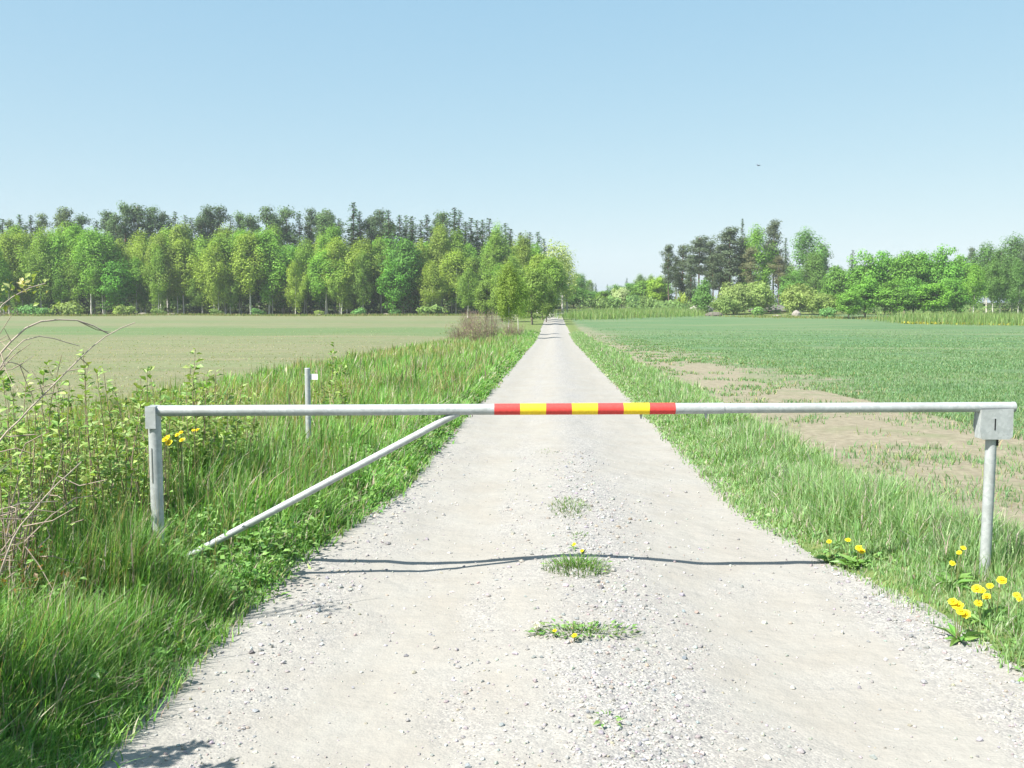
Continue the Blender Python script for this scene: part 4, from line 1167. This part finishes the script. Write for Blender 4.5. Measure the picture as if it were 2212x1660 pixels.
# catch post behind, in the grass
Dc = 9.5
pt = at(664, 797, Dc); zb = float(H(pt[0], Dc))
post3 = empty('catch_post', (pt[0], Dc, zb), 'thin grey catch post with a small white plate, in grass behind the arm', 'post')
hh = pt[2] - zb
g = G(); tube(g, [(0, 0, -0.3), (0, 0, hh)], 0.026, 18); g.build('post_tube', M_GALV, post3, True)
g = G(); tube(g, [(0, 0, hh), (0, 0, hh + 0.006)], [0.027, 0.024], 18); g.build('post_cap', M_GALV, post3)
g = G(); box(g, (0.0262, -0.003, hh - 0.105), (0.098, 0.003, hh - 0.05)); 
M_WHITE = mat_solid('white_plate_paint', 0.5, 0.4, 0, 12, 0.06, attr=False, color=(0.78, 0.79, 0.78)); g.build('plate', M_WHITE, post3)
g = G(); box(g, (0.024, -0.008, hh - 0.10), (0.032, 0.008, hh - 0.055)); g.build('bracket', M_GALV, post3)

# ------------------------------------------------------------------ NEAR PLANTS
def flower_head(g, c, r, up, yellow=True):
    """dandelion head: three whorls of narrow rays"""
    up = unit(np.array(up, float)); a = unit(np.cross(up, [0.3, 0.9, 0.1])); b = np.cross(up, a)
    for ring, (rr, tilt, m, colr) in enumerate([(1.0, 0.05, 18, (0.82, 0.66, 0.03)), (0.75, 0.3, 14, (0.82, 0.69, 0.04)), (0.45, 0.7, 9, (0.80, 0.60, 0.025))]):
        for k in range(m):
            t = (k + 0.5 * ring + RNG.uniform(-.2, .2)) / m * 6.283
            d = math.cos(t) * a + math.sin(t) * b; s = -math.sin(t) * a + math.cos(t) * b
            L_ = r * rr * RNG.uniform(0.88, 1.08)
            e = c + d * L_ + up * (tilt * r * 0.8)
            w = r * 0.17
            g.add([c - s * w * 0.3, c + s * w * 0.3, e + s * w, e - s * w], [(0, 1, 2, 3)], None, colr)
def rosette(n, r, cols=((0.13, 0.27, 0.06), (0.17, 0.31, 0.08))):
    g = G()
    a = RNG.random(n) * 6.283
    D = np.stack([np.cos(a), np.sin(a), RNG.uniform(0.05, 0.7, n)], 1)
    s = RNG.uniform(0.6, 1.1, n) * r
    V, T, C = leaves(np.zeros((n, 3)) + [0, 0, 0.01], D, s, s * 0.28, pick(n, cols, [1] * len(cols), 0.12)); g.add(V, None, T, C); return g
def dandelion(px, py, Y_, heads, label, group, r=0.028, leafr=0.16, nleaf=12, base_py=None):
    """heads: (px, py) of each flower in the photo, at distance Y_"""
    c0 = at(px, py, Y_); zb = float(H(c0[0], Y_))
    e = empty('dandelion', (c0[0], Y_, zb), label, 'flower', group)
    if nleaf: rosette(nleaf, leafr * 0.8).build('leaves', M_WEED, e)
    for hx, hy in heads:
        yo = RNG.uniform(-0.04, 0.04)
        p = at(hx, hy, Y_ + yo) - np.array([c0[0], Y_, zb])
        p[2] = max(p[2], 0.02)
        g = G(); tube(g, [np.array([p[0] * 0.15, p[1] * 0.15, 0]), np.array([p[0] * 0.6, p[1] * 0.6, p[2] * 0.6]), p - [0, 0, 0.002]], [0.0028, 0.0025, 0.0022], 5, (0.18, 0.2, 0.08))
        st = g.build('stem', M_WEED, e)
        g = G(); flower_head(g, p, 0.72 * r * RNG.uniform(0.7, 1.15), (RNG.normal(-.25, .15), -0.5 + RNG.normal(0, .12), 0.8)); g.build('flower_head', M_PETAL, st)
    return e
gR = 'dandelions on the right verge'
dandelion(2070, 1345, 4.62, [(2058, 1300), (2068, 1308), (2076, 1322), (2086, 1327)], 'dandelion with four crowded heads, lowest before the lock post', gR, 0.034)
dandelion(2120, 1310, 4.78, [(2110, 1272), (2120, 1276), (2113, 1303)], 'dandelion with three heads just left below the lock post foot', gR, 0.034)
dandelion(2150, 1300, 4.85, [(2138, 1266), (2164, 1254), (2131, 1289)], 'dandelion with spread heads right at the lock post foot', gR, 0.032)
dandelion(2196, 1310, 4.75, [(2196, 1286), (2202, 1294)], 'small dandelion at the right picture edge beside the lock post', gR, 0.026)
dandelion(2066, 1230, 5.5, [(2081, 1184), (2072, 1194)], 'dandelion with two heads left of the lock post, higher up', gR, 0.027)
dandelion(2056, 1240, 5.4, [(2057, 1217)], 'single dandelion left of the lock post, middle height', gR, 0.026)
dandelion(1850, 1215, 5.95, [(1855, 1184), (1861, 1191)], 'dandelion pair nearest the gravel edge on the right', gR, 0.027)
dandelion(1832, 1200, 6.0, [(1832, 1167)], 'single taller dandelion left of the pair by the gravel', gR, 0.028)
dandelion(1795, 1195, 6.15, [(1791, 1170)], 'leftmost single dandelion of the right verge', gR, 0.022)
gL = 'yellow flowers behind the hinge post'
dandelion(360, 1010, 6.2, [(357, 950), (365, 957), (362, 945)], 'yellow flower cluster touching the hinge post', gL, 0.03, 0.2, 10)
dandelion(390, 1010, 6.3, [(383, 940), (391, 935), (393, 951)], 'yellow flowers in the middle of the three by the hinge post', gL, 0.03, 0.2, 10)
dandelion(425, 1010, 6.4, [(418, 930), (427, 929)], 'yellow flowers farthest right of the hinge post', gL, 0.024, 0.2, 10)

def tuft(px, py, rx, ry, n, h, label, dry=0.1, leafy=0):
    c = gp(px, py)
    g = G()
    a = RNG.random(n) * 6.283; r = RNG.random(n) ** 0.6
    x = c[0] + np.cos(a) * r * rx; y = c[1] + np.sin(a) * r * ry
    col = pick(n, [(0.09, 0.20, 0.035), (0.13, 0.24, 0.055), (0.19, 0.25, 0.09), (0.33, 0.28, 0.15)], [4, 4, 2, 10 * dry])
    V, Qf, T, C = blades(x, y, h * RNG.uniform(0.4, 1.1, n) * (1.1 - 0.6 * r), np.full(n, 0.006), RNG.uniform(0.3, 1.3, n), a + RNG.normal(0, .6, n), col, 3)
    z0 = float(H(c[0], c[1])); V = V - [c[0], c[1], z0]
    e = empty('grass_tuft', (c[0], c[1], z0), label, 'grass tuft', 'tufts on the crown of the track')
    g.add(V, Qf, T, C); b = g.build('blades', M_GRASS, e); b['kind'] = 'stuff'
    if leafy:
        g = G()
        a = RNG.random(leafy) * 6.283; r = RNG.random(leafy) ** 0.6
        x = c[0] + np.cos(a) * r * rx; y = c[1] + np.sin(a) * r * ry
        P = np.stack([x, y, H(x, y) + 0.006 + RNG.random(leafy) * h * 0.3], 1) - [c[0], c[1], z0]
        s = RNG.uniform(0.018, 0.042, leafy)
        V, T, C = leaves(P, np.stack([np.cos(a), np.sin(a), RNG.uniform(0, .5, leafy)], 1), s, s * 0.45, pick(leafy, [(0.13, 0.26, 0.06), (0.18, 0.29, 0.09)], [1, 1])); g.add(V, None, T, C)
        b = g.build('weed_leaves', M_WEED, e); b['kind'] = 'stuff'
    return e
tuft(1245, 1228, 0.20, 0.22, 420, 0.13, 'largest green tuft on the track crown where the shadow of the arm crosses', 0.05, 40)
tuft(1230, 1098, 0.16, 0.42, 330, 0.09, 'second green tuft on the track crown, just beyond the barrier', 0.06, 10)
tuft(1262, 1366, 0.27, 0.11, 420, 0.06, 'flat weedy tuft on the track crown nearest before the barrier', 0.12, 150)
tuft(1312, 1556, 0.06, 0.07, 26, 0.04, 'tiny sparse tuft in the near gravel of the track crown', 0.2, 10)
tuft(1185, 976, 0.14, 0.28, 60, 0.05, 'thin flat tuft on the crown farthest beyond the arm', 0.3)
tuft(1225, 1001, 0.2, 0.2, 45, 0.03, 'faint dry tuft between the farthest and second crown tufts', 0.4)
tuft(1250, 1160, 0.1, 0.12, 50, 0.05, 'small tuft just behind the largest crown tuft', 0.1, 8)
tuft(575, 1292, 0.12, 0.1, 40, 0.06, 'small yellowish weed on the gravel by the left grass edge', 0.4, 30)
gC = 'dandelions on the crown of the track'
def crown_flower(px, py, lb, r=0.022):
    c = gp(px, py + 12); dandelion(px, py, c[1], [(px, py)], lb, gC, r, 0.07, 5)
crown_flower(1240, 1176, 'dandelion on the largest crown tuft, farther of two', 0.02)
crown_flower(1257, 1190, 'dandelion on the largest crown tuft, nearer of two', 0.022)
crown_flower(1198, 1364, 'dandelion at the left of the flat weedy tuft', 0.02)
crown_flower(1241, 1373, 'dandelion in the middle of the flat weedy tuft', 0.018)
c = gp(1160, 1372); c[2] = float(H(c[0], c[1]))
e = empty('dandelion_clock', tuple(c), 'white dandelion seed head at the left end of the flat weedy tuft', 'flower')
g = G(); tube(g, [(0, 0, 0), (0.004, 0, 0.02), (0.0, 0, 0.034)], 0.0025, 5, (0.2, 0.22, 0.1)); g.build('stem', M_WEED, e)
g = G()
for _ in range(90):
    d = unit(RNG.normal(0, 1, 3)); s = unit(np.cross(d, RNG.normal(0, 1, 3))); q = d * 0.019
    g.add([q * 0.2, q + s * 0.004, q - s * 0.004], None, [(0, 1, 2)], (0.75, 0.75, 0.72))
g.V = [v + np.array([0, 0, 0.044]) for v in g.V]
g.build('seed_head', M_PETAL, e)

# --- leafy saplings and brambles, near left
def sapling(X_, Y_, h, label, spread=0.25, n=7, lsize=0.045, cols=((0.25, 0.37, 0.10), (0.31, 0.41, 0.14), (0.17, 0.29, 0.07)), cat='shrub', per=46):
    z = float(H(X_, Y_))
    e = empty('leafy_shrub', (X_, Y_, z), label, cat, 'leafy shrubs on the left verge')
    g, c = G(), G()
    for i in range(n):
        a = RNG.random() * 6.283; hh = h * RNG.uniform(0.55, 1.0) if i else h
        sp = spread * RNG.uniform(0.3, 1.1)
        t = np.linspace(0, 1, 6)[:, None]
        L = np.array([math.cos(a) * 0.03, math.sin(a) * 0.03, -0.03]) * (1 - t) + np.array([math.cos(a) * sp, math.sin(a) * sp, hh]) * t + RNG.normal(0, 0.012, (6, 3)) * t
        tube(g, L, np.linspace(0.006, 0.0018, 6), 4, (0.24, 0.19, 0.13), cap=False)
        m = int(per * (0.6 + 0.6 * hh / h))
        f = RNG.uniform(0.22, 1.0, m) ** 0.8
        P = np.stack([interp(f, t[:, 0], L[:, k]) for k in range(3)], 1)
        a2 = RNG.random(m) * 6.283
        D = np.stack([np.cos(a2), np.sin(a2), RNG.uniform(0.0, 1.1, m)], 1)
        off = RNG.uniform(0, 0.07, m)[:, None] * (1.1 - f[:, None])
        s = lsize * RNG.uniform(0.4, 1.45, m)
        V, T, C = leaves(P + D * off, D, s, s * RNG.uniform(0.45, 0.65, m), pick(m, cols, [1] * len(cols), 0.15)); c.add(V, None, T, C)
    g.build('stems', M_TWIG, e, True); c.build('leaves', M_WEED, e)
shr = [(405, 758, 7.2), (372, 800, 6.9), (285, 800, 6.6), (200, 765, 6.3), (110, 790, 5.8), (38, 770, 5.6), (455, 800, 7.6), (490, 835, 7.9), (330, 830, 6.4), (240, 840, 5.9), (150, 850, 5.6), (70, 850, 5.2), (20, 880, 4.9), (-40, 800, 5.4), (715, 745, 12.5), (740, 790, 12.0), (440, 850, 7.2)]
for i, (px, py, D) in enumerate(shr):
    p = at(px, py, D); h = p[2] - float(H(p[0], D))
    lb = f'leafy green shrub behind the left verge grass, {nth(i + 1)} of the upright shoots' if i < 14 else ['tall sprig with pale tips right of the catch post', 'leafy sprig at the foot of the tall one by the catch post', 'leafy shrub directly behind the hinge post arm'][i - 14]
    sapling(p[0], D, max(h, 0.5), lb, 0.16 + 0.07 * (i % 3), 5, 0.048 if D < 6.5 else 0.055)
for i, (px, py, D) in enumerate([(10, 815, 6.3), (65, 795, 6.8), (135, 812, 6.9), (175, 785, 7.3), (250, 800, 7.4), (315, 805, 7.6), (355, 780, 7.8), (520, 850, 8.6)]):
    p = at(px, py, D); sapling(p[0], D, max(p[2] - float(H(p[0], D)), 0.5), f'loose leafy shoot at the back of the left scrub, {nth(i + 1)} from the picture edge', 0.3, 6, 0.052)
# shrub just outside the picture whose shadow lies over the near left corner
sapling(-1.95, 2.55, 1.3, 'dense shrub at the near left corner that shades the gravel edge', 0.5, 40, 0.045, per=130)
sapling(-2.3, 3.1, 1.1, 'second dense shrub behind the near left corner one', 0.4, 30, 0.045, per=110)
sapling(-1.85, 1.95, 1.15, 'third dense shrub closest to the camera at left', 0.4, 30, 0.045, per=110)

# arching bare bramble
DB = 4.4
root = np.array([-2.75, 4.6, float(H(-2.75, 4.6))])
br = empty('bare_bramble', tuple(root), 'arching leafless grey branches reaching in from the left picture edge', 'shrub')
def branch(pts, r0, r1, D=DB, dz=0.3, col=(0.36, 0.31, 0.26), twigs=6):
    P = np.array([at(px, py, D + dz * i / max(1, len(pts) - 1)) for i, (px, py) in enumerate(pts)])
    first = np.array([root[0] + RNG.normal(0, 0.08), root[1] + RNG.normal(0, 0.08), root[2] - 0.03])
    mid = first * 0.45 + P[0] * 0.55 + np.array([0, 0, 0.12])
    P = np.concatenate([[first, mid], P])
    # resample smoothly
    s = np.concatenate([[0], np.cumsum(np.linalg.norm(np.diff(P, axis=0), axis=1))]); tt = np.linspace(0, s[-1], 26)
    R = np.stack([interp(tt, s, P[:, k]) for k in range(3)], 1)
    for _ in range(2): R[1:-1] = (R[:-2] + 2 * R[1:-1] + R[2:]) / 4
    R[1:-1] += RNG.normal(0, 0.004, (24, 3))
    g = G(); tube(g, R - root, np.linspace(r0, r1, 26), 6, col, cap=False)
    for k in range(twigs):
        i = RNG.integers(9, 24); d = unit(R[i + 1] - R[i - 1]) * 0.5 + RNG.normal(0, 0.55, 3); L_ = RNG.uniform(0.06, 0.22)
        q = R[i] + unit(d) * L_
        tube(g, np.array([R[i], (R[i] + q) / 2 + RNG.normal(0, 0.01, 3), q]) - root, [0.0028, 0.002, 0.0012], 4, (0.30, 0.25, 0.2), cap=False)
    g.build('branch', M_TWIG, br, True)
    return R
branch([(0, 745), (60, 702), (115, 683), (175, 692), (235, 722)], 0.009, 0.003)
branch([(10, 930), (100, 850), (160, 790), (204, 742), (240, 712), (292, 697)], 0.008, 0.002)
branch([(0, 775), (40, 783), (62, 806)], 0.006, 0.002)
branch([(-10, 790), (70, 720), (125, 730), (172, 748)], 0.006, 0.0018)
branch([(0, 1260), (20, 1160), (62, 1118), (148, 1020), (176, 998)], 0.008, 0.002, 3.9, 0.2, twigs=4)
branch([(0, 1096), (62, 1088), (125, 1083)], 0.004, 0.0015, 4.0, 0.2, twigs=2)
branch([(-30, 700), (-5, 665), (20, 640), (55, 622), (100, 612)], 0.006, 0.002, 4.3, 0.2, twigs=5)
branch([(-30, 660), (0, 640), (30, 655), (42, 680)], 0.005, 0.0018, 4.3, 0.2, twigs=5)
g = G()
m = 60
q = [at(px, py, 4.45) for px, py in zip(RNG.uniform(-40, 110, m), 0 * RNG.random(m))]
P = np.array([at(px, 617 + 0.10 * abs(px - 50) + RNG.normal(0, 14) + (26 * RNG.random() if px < 60 else 0), 4.42 + RNG.normal(0, 0.05)) for px in RNG.uniform(-40, 108, m)]) - root
s = RNG.uniform(0.02, 0.045, m)
V, T, C = leaves(P, RNG.normal(0, 1, (m, 3)) + [0, 0, 0.3], s, s * 0.6, pick(m, [(0.24, 0.30, 0.08), (0.34, 0.36, 0.14), (0.5, 0.44, 0.22)], [4, 3, 1.5])); g.add(V, None, T, C)
g.build('young_leaves', M_WEED, br)
# heap of dead brown brushwood at the left edge
c = at(28, 1010, 4.6); zb = float(H(c[0], 4.6))
hp = empty('brushwood_heap', (c[0] - 0.12, 4.6, zb), 'tangled heap of dead brown twigs and leaves at the left picture edge', 'brushwood')
g = G()
for i in range(120):
    p = RNG.normal(0, 1, 3) * [0.16, 0.14, 0.2] + [0, 0, 0.42]; p[2] = abs(p[2])
    q = p + unit(RNG.normal(0, 1, 3) * [1, 1, 0.6]) * RNG.uniform(0.1, 0.32); q[2] = max(q[2], 0.02)
    tube(g, [p, (p + q) / 2 + RNG.normal(0, 0.02, 3), q], [0.0032, 0.0028, 0.0015], 4, (0.27, 0.22, 0.18), cap=False)
for i in range(14):
    a = RNG.random() * 6.283; tube(g, [(math.cos(a) * 0.1, math.sin(a) * 0.1, -0.03), (math.cos(a) * 0.14, math.sin(a) * 0.14, 0.3), (math.cos(a) * 0.2, math.sin(a) * 0.2, 0.62)], [0.005, 0.004, 0.002], 4, (0.25, 0.2, 0.16), cap=False)
g.build('twigs', M_TWIG, hp)
g = G(); m = 130
P = RNG.normal(0, 1, (m, 3)) * [0.13, 0.12, 0.07] + [0.06, 0, 0.30]
s = RNG.uniform(0.02, 0.045, m)
V, T, C = leaves(P, RNG.normal(0, 1, (m, 3)), s, s * 0.6, pick(m, [(0.24, 0.12, 0.04), (0.20, 0.14, 0.07), (0.3, 0.17, 0.05)], [1, 1, 1])); g.add(V, None, T, C); g.build('dead_leaves', M_WEED, hp)

# ------------------------------------------------------------------ bird far off in the sky
p = at(1638, 358, 120)
bird = empty('bird', tuple(p), 'tiny dark bird gliding in the sky above the right-hand wood', 'bird')
g = G()
tube(g, [(-0.22, 0, 0), (-0.12, 0, 0.0), (0.02, 0, 0.01), (0.16, 0, 0.02), (0.22, 0, 0.03), (0.27, 0, 0.02)], [0.015, 0.05, 0.07, 0.045, 0.04, 0.008], 8, (0.12, 0.14, 0.18)); g.build('body', M_TWIG, bird, True)
for s in (-1, 1):
    g = G()
    V = [(0.10, s * 0.05, 0.03), (-0.06, s * 0.05, 0.03), (0.12, s * 0.25, 0.12), (-0.07, s * 0.25, 0.11), (0.02, s * 0.5, 0.10), (-0.08, s * 0.48, 0.095)]
    V = V + [(a, b, c_ - 0.012) for a, b, c_ in V]
    g.add(V, [(0, 1, 3, 2), (2, 3, 5, 4), (6, 8, 9, 7), (8, 10, 11, 9), (0, 2, 8, 6), (2, 4, 10, 8), (1, 7, 9, 3), (3, 9, 11, 5), (4, 5, 11, 10)], None, (0.12, 0.14, 0.18)); g.build('wing', M_TWIG, bird)
bird.rotation_euler = (0.25, 0, 0.5)

# ------------------------------------------------------------------ thin summer haze over the whole place
g = G(); box(g, (-720, -30, -4.0), (720, 920, 46.0))
m, n, l = mat_new('thin_haze')
pv = n.new('ShaderNodeVolumePrincipled'); pv.inputs['Color'].default_value = (0.86, 0.93, 1.0, 1); pv.inputs['Density'].default_value = 0.0003
o = n.new('ShaderNodeOutputMaterial'); l.new(pv.outputs[0], o.inputs['Volume'])
hz = g.build('haze', m); hz['kind'] = 'stuff'; hz['label'] = 'thin pale summer haze over fields and woods'
